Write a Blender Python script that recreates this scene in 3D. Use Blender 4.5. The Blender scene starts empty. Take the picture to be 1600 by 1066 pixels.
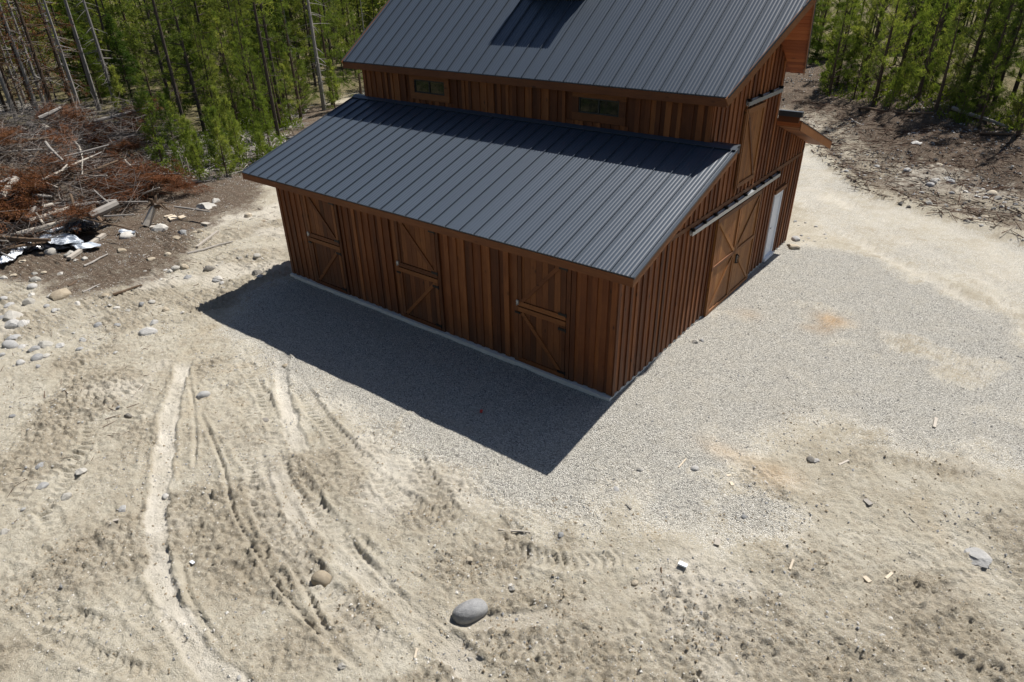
import bpy, math, random
import numpy as np
from mathutils import Vector, Matrix

scene = bpy.context.scene
COL = scene.collection
rng = np.random.default_rng(7)
random.seed(7)

# ------------------------------------------------------------------ camera
cd = bpy.data.cameras.new('camera')
cd.sensor_width = 36.0
cd.lens = 36.0 * 1026.03 / 1600.0
cd.clip_start = .1
cd.clip_end = 2000
cam = bpy.data.objects.new('camera', cd)
COL.objects.link(cam)
_r = Vector((0.78937157, 0.61364584, -0.01820177))
_u = Vector((-0.29201447, 0.40138637, 0.8681109))
_f = Vector((-0.54001858, 0.67994688, -0.49603646))
cam.matrix_world = Matrix(((_r.x, _u.x, -_f.x, 5.5617), (_r.y, _u.y, -_f.y, -10.3764),
                           (_r.z, _u.z, -_f.z, 7.9832), (0, 0, 0, 1)))
scene.camera = cam

# ------------------------------------------------------------------ sky and sun
SUNV = Vector((.124, .618, 1.0)).normalized()
world = bpy.data.worlds.new("World")
scene.world = world
world.use_nodes = True
wt = world.node_tree
wt.nodes.clear()
wo = wt.nodes.new('ShaderNodeOutputWorld')
wb = wt.nodes.new('ShaderNodeBackground')
ws = wt.nodes.new('ShaderNodeTexSky')
ws.sky_type = 'NISHITA'
ws.sun_disc = False
ws.sun_elevation = math.asin(SUNV.z)
ws.sun_rotation = math.atan2(SUNV.x, SUNV.y)
ws.altitude = 1000
ws.air_density = .85
ws.dust_density = 1.6
ws.ozone_density = .6
wb.inputs['Strength'].default_value = .067
wt.links.new(ws.outputs[0], wb.inputs['Color'])
wt.links.new(wb.outputs[0], wo.inputs['Surface'])
sd = bpy.data.lights.new('sun', 'SUN')
sd.energy = 4.8
sd.angle = math.radians(.53)
sd.color = (1.0, .96, .91)
sun = bpy.data.objects.new('sun', sd)
sun.rotation_euler = SUNV.to_track_quat('Z', 'Y').to_euler()
sun.location = (0, 0, 60)
COL.objects.link(sun)
vs = scene.view_settings
vs.view_transform = 'Standard'
vs.look = 'None'
vs.exposure = .54
vs.gamma = 1
vs.use_curve_mapping = False

# ------------------------------------------------------------------ helpers
class MB:
    """Collects shapes that become ONE mesh."""
    def __init__(s):
        s.v = []; s.f = []
    def poly(s, pts):
        n = len(s.v); s.v += [tuple(p) for p in pts]; s.f.append(tuple(range(n, n + len(pts))))
    def hexa(s, p):
        """p: 8 points, bottom ring 0-3 then top ring 4-7."""
        n = len(s.v); s.v += [tuple(q) for q in p]
        for q in ((3, 2, 1, 0), (4, 5, 6, 7), (0, 1, 5, 4), (1, 2, 6, 5), (2, 3, 7, 6), (3, 0, 4, 7)):
            s.f.append(tuple(n + i for i in q))
    def box(s, x0, x1, y0, y1, z0, z1):
        s.hexa([(x0, y0, z0), (x1, y0, z0), (x1, y1, z0), (x0, y1, z0),
                (x0, y0, z1), (x1, y0, z1), (x1, y1, z1), (x0, y1, z1)])
    def bar(s, a, b, w, h, up=(0, 0, 1)):
        """rectangular bar from a to b; w across, h along up"""
        a = Vector(a); b = Vector(b); d = (b - a).normalized(); up = Vector(up)
        sd_ = d.cross(up).normalized() * (w / 2); uu = sd_.cross(d).normalized() * (h / 2)
        s.hexa([a - sd_ - uu, a + sd_ - uu, b + sd_ - uu, b - sd_ - uu,
                a - sd_ + uu, a + sd_ + uu, b + sd_ + uu, b - sd_ + uu])
    def tube(s, pts, rad, n=6, cap=True):
        pts = [Vector(p) for p in pts]; base = len(s.v)
        for i, p in enumerate(pts):
            d = (pts[min(i + 1, len(pts) - 1)] - pts[max(i - 1, 0)])
            d = d.normalized() if d.length > 1e-9 else Vector((0, 0, 1))
            a = d.orthogonal().normalized() if abs(d.z) < .99 else Vector((1, 0, 0))
            if abs(d.z) < .99:
                a = d.cross(Vector((0, 0, 1))).normalized()
            b = d.cross(a)
            for k in range(n):
                t = 2 * math.pi * k / n
                s.v.append(tuple(p + (a * math.cos(t) + b * math.sin(t)) * rad[i]))
        for i in range(len(pts) - 1):
            for k in range(n):
                k2 = (k + 1) % n
                s.f.append((base + i * n + k, base + i * n + k2, base + (i + 1) * n + k2, base + (i + 1) * n + k))
        if cap:
            s.f.append(tuple(base + k for k in range(n))[::-1])
            s.f.append(tuple(base + (len(pts) - 1) * n + k for k in range(n)))
    def mesh(s, name, mat):
        me = bpy.data.meshes.new(name); me.from_pydata(s.v, [], s.f); me.update()
        for m in (mat if isinstance(mat, (list, tuple)) else [mat]): me.materials.append(m)
        return me
    def build(s, name, mat, parent=None):
        return link(name, s.mesh(name, mat), parent)

def link(name, me, parent=None):
    o = bpy.data.objects.new(name, me); COL.objects.link(o)
    if parent: o.parent = parent
    return o

def np_mesh(name, V, F, mat, smooth=False):
    """mesh from numpy verts (n,3) and faces (m,k)"""
    V = np.ascontiguousarray(V, dtype=np.float32); F = np.ascontiguousarray(F, dtype=np.int32)
    me = bpy.data.meshes.new(name); k = F.shape[1]
    me.vertices.add(len(V)); me.vertices.foreach_set('co', V.ravel())
    me.loops.add(F.size); me.loops.foreach_set('vertex_index', F.ravel())
    me.polygons.add(len(F)); me.polygons.foreach_set('loop_start', np.arange(0, F.size, k, dtype=np.int32))
    me.polygons.foreach_set('loop_total', np.full(len(F), k, dtype=np.int32))
    me.polygons.foreach_set('use_smooth', np.full(len(F), smooth, dtype=bool))
    me.update(calc_edges=True)
    me.materials.append(mat)
    return me

def tag(o, label=None, cat=None, group=None, kind=None):
    if label: o['label'] = label
    if cat: o['category'] = cat
    if group: o['group'] = group
    if kind: o['kind'] = kind
    return o

def empty(name, loc=(0, 0, 0), rz=0.):
    o = bpy.data.objects.new(name, None); o.location = loc; o.rotation_euler = (0, 0, rz)
    o.empty_display_size = .3
    COL.objects.link(o)
    return o

def copy_tree(o, parent=None):
    c = o.copy(); COL.objects.link(c)
    if parent: c.parent = parent
    for ch in list(o.children): copy_tree(ch, c)
    return c

# ------------------------------------------------------------------ materials
class NT:
    def __init__(s, name):
        s.m = bpy.data.materials.new(name); s.m.use_nodes = True
        s.t = s.m.node_tree; s.t.nodes.clear()
        s.out = s.n('ShaderNodeOutputMaterial')
    def n(s, kind, **kw):
        x = s.t.nodes.new(kind)
        for k, v in kw.items(): setattr(x, k, v)
        return x
    def l(s, a, b): s.t.links.new(a, b)
    def val(s, sock, v):
        if hasattr(v, 'is_output') or isinstance(v, bpy.types.NodeSocket): s.l(v, sock)
        else: sock.default_value = v
    def math(s, op, a, b=0., clamp=False):
        x = s.n('ShaderNodeMath', operation=op); x.use_clamp = clamp
        s.val(x.inputs[0], a); s.val(x.inputs[1], b); return x.outputs[0]
    def mix(s, fac, a, b, blend='MIX'):
        x = s.n('ShaderNodeMix', data_type='RGBA', blend_type=blend)
        s.val(x.inputs[0], fac)
        for i, c in ((6, a), (7, b)):
            if isinstance(c, tuple): c = (*c[:3], 1)
            s.val(x.inputs[i], c)
        return x.outputs[2]
    def ramp(s, fac, stops):
        x = s.n('ShaderNodeValToRGB'); s.l(fac, x.inputs[0]); e = x.color_ramp.elements
        while len(e) < len(stops): e.new(.5)
        for q, (p, c) in zip(e, stops):
            q.position = p; q.color = (*c, 1) if len(c) == 3 else c
        return x.outputs[0]
    def noise(s, vec, scale, detail=3, rough=.55, col=False):
        x = s.n('ShaderNodeTexNoise'); x.inputs['Scale'].default_value = scale
        x.inputs['Detail'].default_value = detail; x.inputs['Roughness'].default_value = rough
        if vec: s.l(vec, x.inputs['Vector'])
        return x.outputs['Color' if col else 'Fac']
    def voro(s, vec, scale, rand=1.):
        x = s.n('ShaderNodeTexVoronoi'); x.inputs['Scale'].default_value = scale
        x.inputs['Randomness'].default_value = rand
        if vec: s.l(vec, x.inputs['Vector'])
        return x
    def mapping(s, vec, sc=(1, 1, 1), loc=None):
        x = s.n('ShaderNodeMapping'); x.inputs['Scale'].default_value = sc
        s.l(vec, x.inputs['Vector'])
        if loc is not None: s.l(loc, x.inputs['Location'])
        return x.outputs[0]
    def bump(s, h, strength=.5, dist=.02, normal=None):
        x = s.n('ShaderNodeBump'); x.inputs['Strength'].default_value = strength
        x.inputs['Distance'].default_value = dist; s.l(h, x.inputs['Height'])
        if normal: s.l(normal, x.inputs['Normal'])
        return x.outputs[0]
    def pbr(s, color, rough=.8, metal=0., normal=None, spec=.5, **kw):
        b = s.n('ShaderNodeBsdfPrincipled')
        s.val(b.inputs['Base Color'], (*color, 1) if isinstance(color, tuple) else color)
        s.val(b.inputs['Roughness'], rough); s.val(b.inputs['Metallic'], metal)
        b.inputs['Specular IOR Level'].default_value = spec
        if normal: s.l(normal, b.inputs['Normal'])
        for k, v in kw.items(): s.val(b.inputs[k], v)
        s.l(b.outputs[0], s.out.inputs[0]); return b
    def attr(s, name):
        x = s.n('ShaderNodeAttribute'); x.attribute_name = name; return x.outputs['Fac']
    def obj(s): return s.n('ShaderNodeTexCoord').outputs['Object']
    def rand(s): return s.n('ShaderNodeObjectInfo').outputs['Random']

def mat_wood(name, c0, c1, c2, axis='z', rough=.62, grey=.0):
    """stained cedar: per-board tone from the object's random number, grain along axis, knots"""
    m = NT(name); v = m.obj(); r = m.rand()
    off = m.n('ShaderNodeCombineXYZ')
    m.l(m.math('MULTIPLY', r, 37.), off.inputs[0]); m.l(m.math('MULTIPLY', r, 91.), off.inputs[1]); m.l(m.math('MULTIPLY', r, 53.), off.inputs[2])
    sc = {'z': (1, 1, .07), 'x': (.07, 1, 1), 'y': (1, .07, 1)}[axis]
    g = m.mapping(v, sc, off.outputs[0])
    n1 = m.noise(g, 22, 4, .6); n2 = m.noise(g, 90, 2, .6)
    big = m.noise(m.mapping(v, (1, 1, 1), off.outputs[0]), 1.3, 2)
    t = m.math('ADD', m.math('SUBTRACT', m.math('MULTIPLY', r, .65), .05), m.math('ADD', m.math('MULTIPLY', n1, .45), m.math('MULTIPLY', m.math('SUBTRACT', big, .5), .5)))
    col = m.ramp(t, [(.12, c0), (.5, c1), (.9, c2)])
    col = m.mix(m.math('MULTIPLY', m.math('SUBTRACT', n2, .42), .9, True), col, (.02, .009, .004), 'MIX')
    sk = {'z': (1, 1, .45), 'x': (.45, 1, 1), 'y': (1, .45, 1)}[axis]
    kn = m.voro(m.mapping(v, sk, off.outputs[0]), 4.2)
    k = m.math('SUBTRACT', 1., m.math('MULTIPLY', kn.outputs['Distance'], 7.), True)
    col = m.mix(m.math('MULTIPLY', k, .95), col, (.018, .008, .004))
    if axis == 'z':                        # rain splash and dust along the foot of the walls
        gp = m.n('ShaderNodeNewGeometry'); sx = m.n('ShaderNodeSeparateXYZ'); m.l(gp.outputs['Position'], sx.inputs[0])
        sp = m.math('MULTIPLY', m.math('SUBTRACT', .75, sx.outputs[2]), m.math('MULTIPLY', big, .85), True)
        col = m.mix(sp, col, (.105, .075, .055))
    nb = m.bump(m.math('ADD', n1, m.math('MULTIPLY', n2, .5)), .35, .004)
    m.pbr(col, rough, 0., nb, .3)
    return m.m

def mat_simple(name, color, rough=.7, metal=0., var=.25, scale=6., spec=.4, bump=0., bscale=40.):
    m = NT(name); v = m.obj(); r = m.rand()
    n = m.noise(v, scale, 4)
    d = m.mix(m.math('MULTIPLY', m.math('ADD', n, m.math('MULTIPLY', r, .6)), .7), tuple(c * (1 - var) for c in color), tuple(min(1, c * (1 + var)) for c in color))
    nb = m.bump(m.noise(v, bscale, 4), bump, .01) if bump else None
    m.pbr(d, rough, metal, nb, spec)
    return m.m

M = {}
M['board'] = mat_wood('cedar_board', (.080, .024, .008), (.165, .051, .015), (.30, .108, .032))
M['door_wood'] = mat_wood('cedar_door_plank', (.080, .026, .009), (.155, .052, .017), (.26, .098, .031))
M['slide_wood'] = mat_wood('amber_door_plank', (.20, .076, .021), (.275, .110, .030), (.35, .155, .046))
M['trim_x'] = mat_wood('cedar_trim', (.10, .033, .011), (.175, .060, .019), (.27, .105, .033), 'x')
M['trim_y'] = mat_wood('cedar_trim_across', (.12, .044, .015), (.20, .08, .027), (.28, .12, .040), 'y')
M['soffit'] = mat_wood('red_cedar_soffit', (.20, .055, .016), (.30, .085, .025), (.38, .125, .04), 'x')
M['roof'] = mat_simple('slate_grey_roof_steel', (.045, .059, .078), .44, 0., .10, .7, .5)
M['roof_dark'] = mat_simple('roof_edge_steel', (.022, .028, .036), .45, 0., .05, 1.5, .5)
M['concrete'] = mat_simple('foundation_concrete', (.62, .60, .54), .9, 0., .25, 5., .2, .5, 30)
M['galv'] = mat_simple('galvanised_track', (.40, .42, .43), .4, .7, .12, 8., .5)
M['iron'] = mat_simple('black_iron', (.012, .012, .013), .5, .3, .1)
M['white_paint'] = mat_simple('white_door_paint', (.76, .78, .80), .45, 0., .03)
M['sash'] = mat_simple('black_sash', (.018, .022, .024), .4, 0., .1)
_g = NT('window_glass'); _g.pbr((.012, .016, .016), .04, 0., None, .8); M['glass'] = _g.m

def mat_ground():
    m = NT('dry_ground'); v = m.obj()
    gravel = m.attr('gravel'); soil = m.attr('soil'); pale = m.attr('pale'); duff = m.attr('duff')
    n_big = m.noise(v, .55, 3); n_mid = m.noise(v, 2.6, 5, .6); n_fine = m.noise(v, 14, 5, .65); n_gr = m.noise(v, 70, 3, .7)
    dirt = m.ramp(m.math('ADD', m.math('MULTIPLY', n_big, .5), m.math('MULTIPLY', n_mid, .5)),
                  [(.28, (.305, .265, .195)), (.44, (.39, .35, .27)), (.56, (.445, .408, .325)), (.70, (.52, .485, .40))])
    rust = m.math('MULTIPLY', m.math('SUBTRACT', m.noise(m.mapping(v, (1, 1, 1)), .9, 3), .60), 3.5, True)
    dirt = m.mix(m.math('MULTIPLY', rust, .6), dirt, (.40, .31, .19))
    churn = m.attr('churn')
    cf = m.math('MULTIPLY', churn, m.math('SUBTRACT', m.math('MULTIPLY', n_fine, 2.2), .5), True)
    dirt = m.mix(cf, dirt, (.295, .255, .19))
    dirt = m.mix(m.math('MULTIPLY', m.math('SUBTRACT', n_fine, .5), 1.7, True), dirt, (.21, .172, .122))
    dirt = m.mix(m.math('MULTIPLY', pale, m.math('ADD', .45, n_fine), True), dirt, (.585, .545, .465))
    # small pebbles lying in the dirt: every cell its own stone or none
    col_pb = None
    for sc, thr, mx in ((16., .70, .30), (38., .50, .34), (75., .40, .38)):
        vo = m.voro(v, sc); cs = m.n('ShaderNodeSeparateColor'); m.l(vo.outputs['Color'], cs.inputs[0])
        has = m.math('GREATER_THAN', cs.outputs[0], thr)
        rad = m.math('MULTIPLY', cs.outputs[1], mx)
        inside = m.math('MULTIPLY', has, m.math('LESS_THAN', vo.outputs['Distance'], rad))
        pc = m.ramp(cs.outputs[2], [(0., (.16, .145, .12)), (.35, (.34, .31, .26)), (.7, (.52, .48, .41)), (1., (.66, .63, .57))])
        dirt = m.mix(m.math('MULTIPLY', inside, .85), dirt, pc)
    soilc = m.ramp(m.math('ADD', m.math('MULTIPLY', n_fine, .6), m.math('MULTIPLY', n_mid, .4)),
                   [(.34, (.045, .034, .025)), (.5, (.100, .074, .053)), (.66, (.19, .148, .11))])
    bits = m.voro(v, 24.); bs = m.n('ShaderNodeSeparateColor'); m.l(bits.outputs['Color'], bs.inputs[0])
    soilc = m.mix(m.math('MULTIPLY', m.math('GREATER_THAN', bs.outputs[0], .86), m.math('LESS_THAN', bits.outputs['Distance'], .3)), soilc, (.42, .38, .32))
    sf = m.math('ADD', soil, m.math('MULTIPLY', m.math('SUBTRACT', n_mid, .5), 1.1))
    sf = m.math('ADD', sf, m.math('MULTIPLY', m.math('SUBTRACT', n_fine, .5), .8))
    col = m.mix(m.ramp(sf, [(.3, (0, 0, 0)), (.75, (1, 1, 1))]), dirt, soilc)
    duffc = m.ramp(m.math('ADD', m.math('MULTIPLY', n_mid, .5), m.math('MULTIPLY', n_fine, .5)),
                   [(.36, (.045, .05, .018)), (.5, (.115, .10, .05)), (.62, (.22, .18, .11))])
    col = m.mix(m.ramp(m.math('ADD', duff, m.math('MULTIPLY', m.math('SUBTRACT', n_mid, .5), .9)), [(.3, (0, 0, 0)), (.7, (1, 1, 1))]), col, duffc)
    # crushed gravel
    vg = m.voro(v, 52.); gs = m.n('ShaderNodeSeparateColor'); m.l(vg.outputs['Color'], gs.inputs[0])
    gcol = m.ramp(gs.outputs[0], [(0., (.23, .22, .195)), (.3, (.47, .45, .395)), (.65, (.61, .58, .505)), (.88, (.74, .71, .625)), (1., (.86, .83, .75))])
    gcol = m.mix(m.math('MULTIPLY', m.math('SUBTRACT', vg.outputs['Distance'], .38), 1.6, True), gcol, (.14, .137, .13))
    gcol = m.mix(m.math('MULTIPLY', m.math('SUBTRACT', n_mid, .45), 1.2, True), gcol, (.50, .455, .365))
    gf = m.math('ADD', gravel, m.math('MULTIPLY', m.math('SUBTRACT', n_mid, .5), .9))
    gf = m.math('ADD', gf, m.math('MULTIPLY', m.math('SUBTRACT', m.noise(v, 34, 4, .75), .5), 2.2))
    gfac = m.ramp(gf, [(.38, (0, 0, 0)), (.62, (1, 1, 1))])
    gsm = m.ramp(m.math('ADD', gravel, m.math('MULTIPLY', m.math('SUBTRACT', n_mid, .5), .5)), [(.25, (0, 0, 0)), (.75, (1, 1, 1))])
    col = m.mix(gfac, col, gcol)
    col = m.mix(m.math('MULTIPLY', m.attr('stain'), m.math('ADD', n_fine, .25), True), col, (.47, .32, .18))
    n_c = m.noise(v, 32, 4, .7)
    h = m.math('ADD', m.math('MULTIPLY', n_fine, .55), m.math('ADD', m.math('MULTIPLY', n_c, .8), m.math('MULTIPLY', n_gr, .4)))
    hg = m.math('MULTIPLY', m.math('SUBTRACT', 1., vg.outputs['Distance']), .8)
    hh = m.n('ShaderNodeMix', data_type='FLOAT'); m.l(gsm, hh.inputs[0]); m.l(h, hh.inputs[2]); m.l(hg, hh.inputs[3])
    nb = m.bump(hh.outputs[0], 1., .045)
    m.pbr(col, .95, 0., nb, .12)
    return m.m

def mat_stone(name, a, b, c, scale=3.):
    m = NT(name); v = m.obj(); r = m.rand()
    n = m.noise(v, scale, 5, .65); f = m.noise(v, scale * 14, 3, .7)
    t = m.math('ADD', m.math('MULTIPLY', n, .55), m.math('MULTIPLY', r, .45))
    col = m.ramp(t, [(.25, a), (.5, b), (.75, c)])
    col = m.mix(m.math('MULTIPLY', m.math('SUBTRACT', f, .5), 1.3, True), col, tuple(.45 * q for q in a))
    m.pbr(col, .88, 0., m.bump(m.math('ADD', n, m.math('MULTIPLY', f, .5)), .7, .05), .15)
    return m.m

def mat_leaf(name, dark, mid, light, trans=.35):
    m = NT(name); r = m.rand(); v = m.obj()
    n = m.noise(v, 1.7, 3, .6); f = m.noise(v, 9., 2)
    t = m.math('ADD', m.math('MULTIPLY', n, .5), m.math('ADD', m.math('MULTIPLY', r, .35), m.math('MULTIPLY', f, .2)))
    col = m.ramp(t, [(.3, dark), (.52, mid), (.75, light)])
    d = m.n('ShaderNodeBsdfDiffuse'); m.l(col, d.inputs[0])
    tr = m.n('ShaderNodeBsdfTranslucent'); m.l(m.mix(1., col, (1.25, 1.15, .55), 'MULTIPLY'), tr.inputs[0])
    mx = m.n('ShaderNodeMixShader'); mx.inputs[0].default_value = trans
    m.l(d.outputs[0], mx.inputs[1]); m.l(tr.outputs[0], mx.inputs[2]); m.l(mx.outputs[0], m.out.inputs[0])
    return m.m

M['ground'] = mat_ground()
M['stone'] = mat_stone('grey_stone', (.26, .262, .26), (.40, .395, .38), (.54, .52, .48))
M['stone_pale'] = mat_stone('pale_stone', (.33, .315, .28), (.45, .43, .385), (.58, .555, .505))
M['stone_tan'] = mat_stone('tan_stone', (.30, .25, .18), (.42, .36, .27), (.52, .46, .36))
M['boulder'] = mat_stone('boulder_rock', (.10, .10, .105), (.29, .29, .285), (.42, .41, .385), 2.2)
M['stone_dark'] = mat_stone('dark_stone', (.11, .105, .10), (.18, .17, .15), (.27, .25, .22))
M['clod'] = mat_stone('dirt_clod', (.24, .19, .125), (.34, .28, .195), (.44, .38, .29), 6.)
M['pine_young'] = mat_leaf('young_pine_needles', (.075, .120, .030), (.150, .212, .048), (.27, .31, .090), .5)
M['pine_old'] = mat_leaf('old_pine_needles', (.055, .088, .024), (.110, .152, .040), (.20, .235, .066), .5)
M['spruce'] = mat_leaf('spruce_needles', (.040, .075, .018), (.070, .118, .026), (.12, .17, .034), .4)
M['dead_needle'] = mat_leaf('dead_brown_needles', (.075, .030, .016), (.145, .062, .032), (.24, .12, .068), .25)
M['shrub'] = mat_leaf('shrub_leaves', (.06, .10, .014), (.12, .18, .02), (.20, .25, .035), .4)
M['bark'] = mat_simple('pine_bark', (.085, .062, .045), .9, 0., .35, 5., .1, .6, 25)
M['bark_dark'] = mat_simple('dark_bark', (.065, .053, .043), .9, 0., .35, 5., .1, .6, 25)
M['snag'] = mat_simple('weathered_grey_wood', (.225, .21, .195), .85, 0., .35, 5., .15, .5, 30)
M['log_pale'] = mat_simple('pale_dry_log', (.37, .335, .285), .8, 0., .3, 6., .15, .4, 30)
M['log_grey'] = mat_simple('grey_log', (.27, .25, .225), .85, 0., .4, 6., .15, .5, 30)
M['log_brown'] = mat_simple('brown_log', (.12, .085, .058), .9, 0., .4, 6., .1, .5, 30)
M['lumber'] = mat_simple('fresh_lumber', (.54, .46, .35), .75, 0., .2, 6., .2)
M['twig'] = mat_simple('grey_twigs', (.15, .132, .118), .9, 0., .5, 1.2, .1)
M['twig_brown'] = mat_simple('brown_twigs', (.075, .046, .032), .9, 0., .4, 1.2, .1)
M['plastic_white'] = mat_simple('white_plastic_film', (.70, .74, .78), .42, 0., .06, 4., .6)
M['plastic_black'] = mat_simple('black_plastic_film', (.010, .011, .013), .22, 0., .1, 4., .7)
M['red'] = mat_simple('red_plastic', (.55, .06, .04), .5)
M['red_stain'] = mat_simple('red_painted_wood', (.25, .06, .04), .7)

# TERRAIN BEGIN
L_, W1_, W2_, W_ = 11.11, 3.66, 4.41, 11.15

def _hash(ix, iy, seed):
    h = (ix.astype(np.int64) * 374761393 + iy.astype(np.int64) * 668265263 + seed * 974634541) & 0xFFFFFFFF
    h = ((h ^ (h >> 13)) * 1274126177) & 0xFFFFFFFF
    h = ((h ^ (h >> 16)) * 2246822519) & 0xFFFFFFFF
    return ((h ^ (h >> 15)) & 0xFFFFFF) / float(0xFFFFFF)

def vnoise(x, y, seed=0):
    ix = np.floor(x); iy = np.floor(y)
    fx = x - ix; fy = y - iy
    fx = fx * fx * fx * (fx * (fx * 6 - 15) + 10); fy = fy * fy * fy * (fy * (fy * 6 - 15) + 10)
    a = _hash(ix, iy, seed); b = _hash(ix + 1, iy, seed)
    c = _hash(ix, iy + 1, seed); d = _hash(ix + 1, iy + 1, seed)
    return (a * (1 - fx) + b * fx) * (1 - fy) + (c * (1 - fx) + d * fx) * fy

def fbm(x, y, freq, octaves, seed=0, gain=.5):
    s = 0.; amp = 1.; tot = 0.
    for o in range(octaves):
        ca, sa = math.cos(.7 * o + .3), math.sin(.7 * o + .3)
        s = s + amp * vnoise((x * ca - y * sa) * freq + 17.3 * o, (x * sa + y * ca) * freq - 9.1 * o, seed + o)
        tot += amp; amp *= gain; freq *= 2.03
    return s / tot

def sstep(a, b, t):
    t = np.clip((t - a) / (b - a), 0, 1)
    return t * t * (3 - 2 * t)

ROAD_X = [-60, -30, -12, -3.05, .68, 6.3, 14, 45]
ROAD_Y = [62, 42, 29, 24, 17.9, 15.2, 13, 6]

def bank_dist(x, y):                      # distance beyond the road's far edge
    return (y - np.interp(x, ROAD_X, ROAD_Y)) * np.where(x < -2, .75, .85)

def base_height(x, y):
    x = np.asarray(x, float); y = np.asarray(y, float)
    dx = np.maximum(np.maximum(x, -L_ - x), 0); dy = np.maximum(np.maximum(-y, y - W_), 0)
    d = np.hypot(dx, dy)
    s = np.clip(-x / 12, 0, 1)
    side = sstep(-.6, .9, x + .25 * np.clip(y, -3, 3))
    z = -.125 + .06 * side - sstep(0, 2.7, d) * (.085 + .19 * s + .05 * side)
    z = z + (fbm(x, y, .22, 3, 5) - .5) * .22 * sstep(1.5, 9, d)
    b = bank_dist(x, y)
    z = z + 1.5 * sstep(.3, 15, b) + .16 * np.exp(-((b - .9) / .55) ** 2)
    z = z + (fbm(x, y, .5, 3, 41) - .45) * .7 * sstep(.6, 5, b) * (1 - sstep(25, 40, b))
    # slash pile core on the left
    e = np.hypot((x + 28.5) / 6.6, (y + 5) / 8.0)
    z = z + 3.3 * (1 - sstep(.15, 1.0, e)) * (.75 + .5 * fbm(x, y, .35, 3, 77))
    far = np.hypot(x - 5, y + 10)
    z = z + 6 * sstep(60, 240, far) + (fbm(x, y, .05, 3, 9) - .5) * 2.0 * sstep(45, 90, far)
    return z
# TERRAIN END

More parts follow.
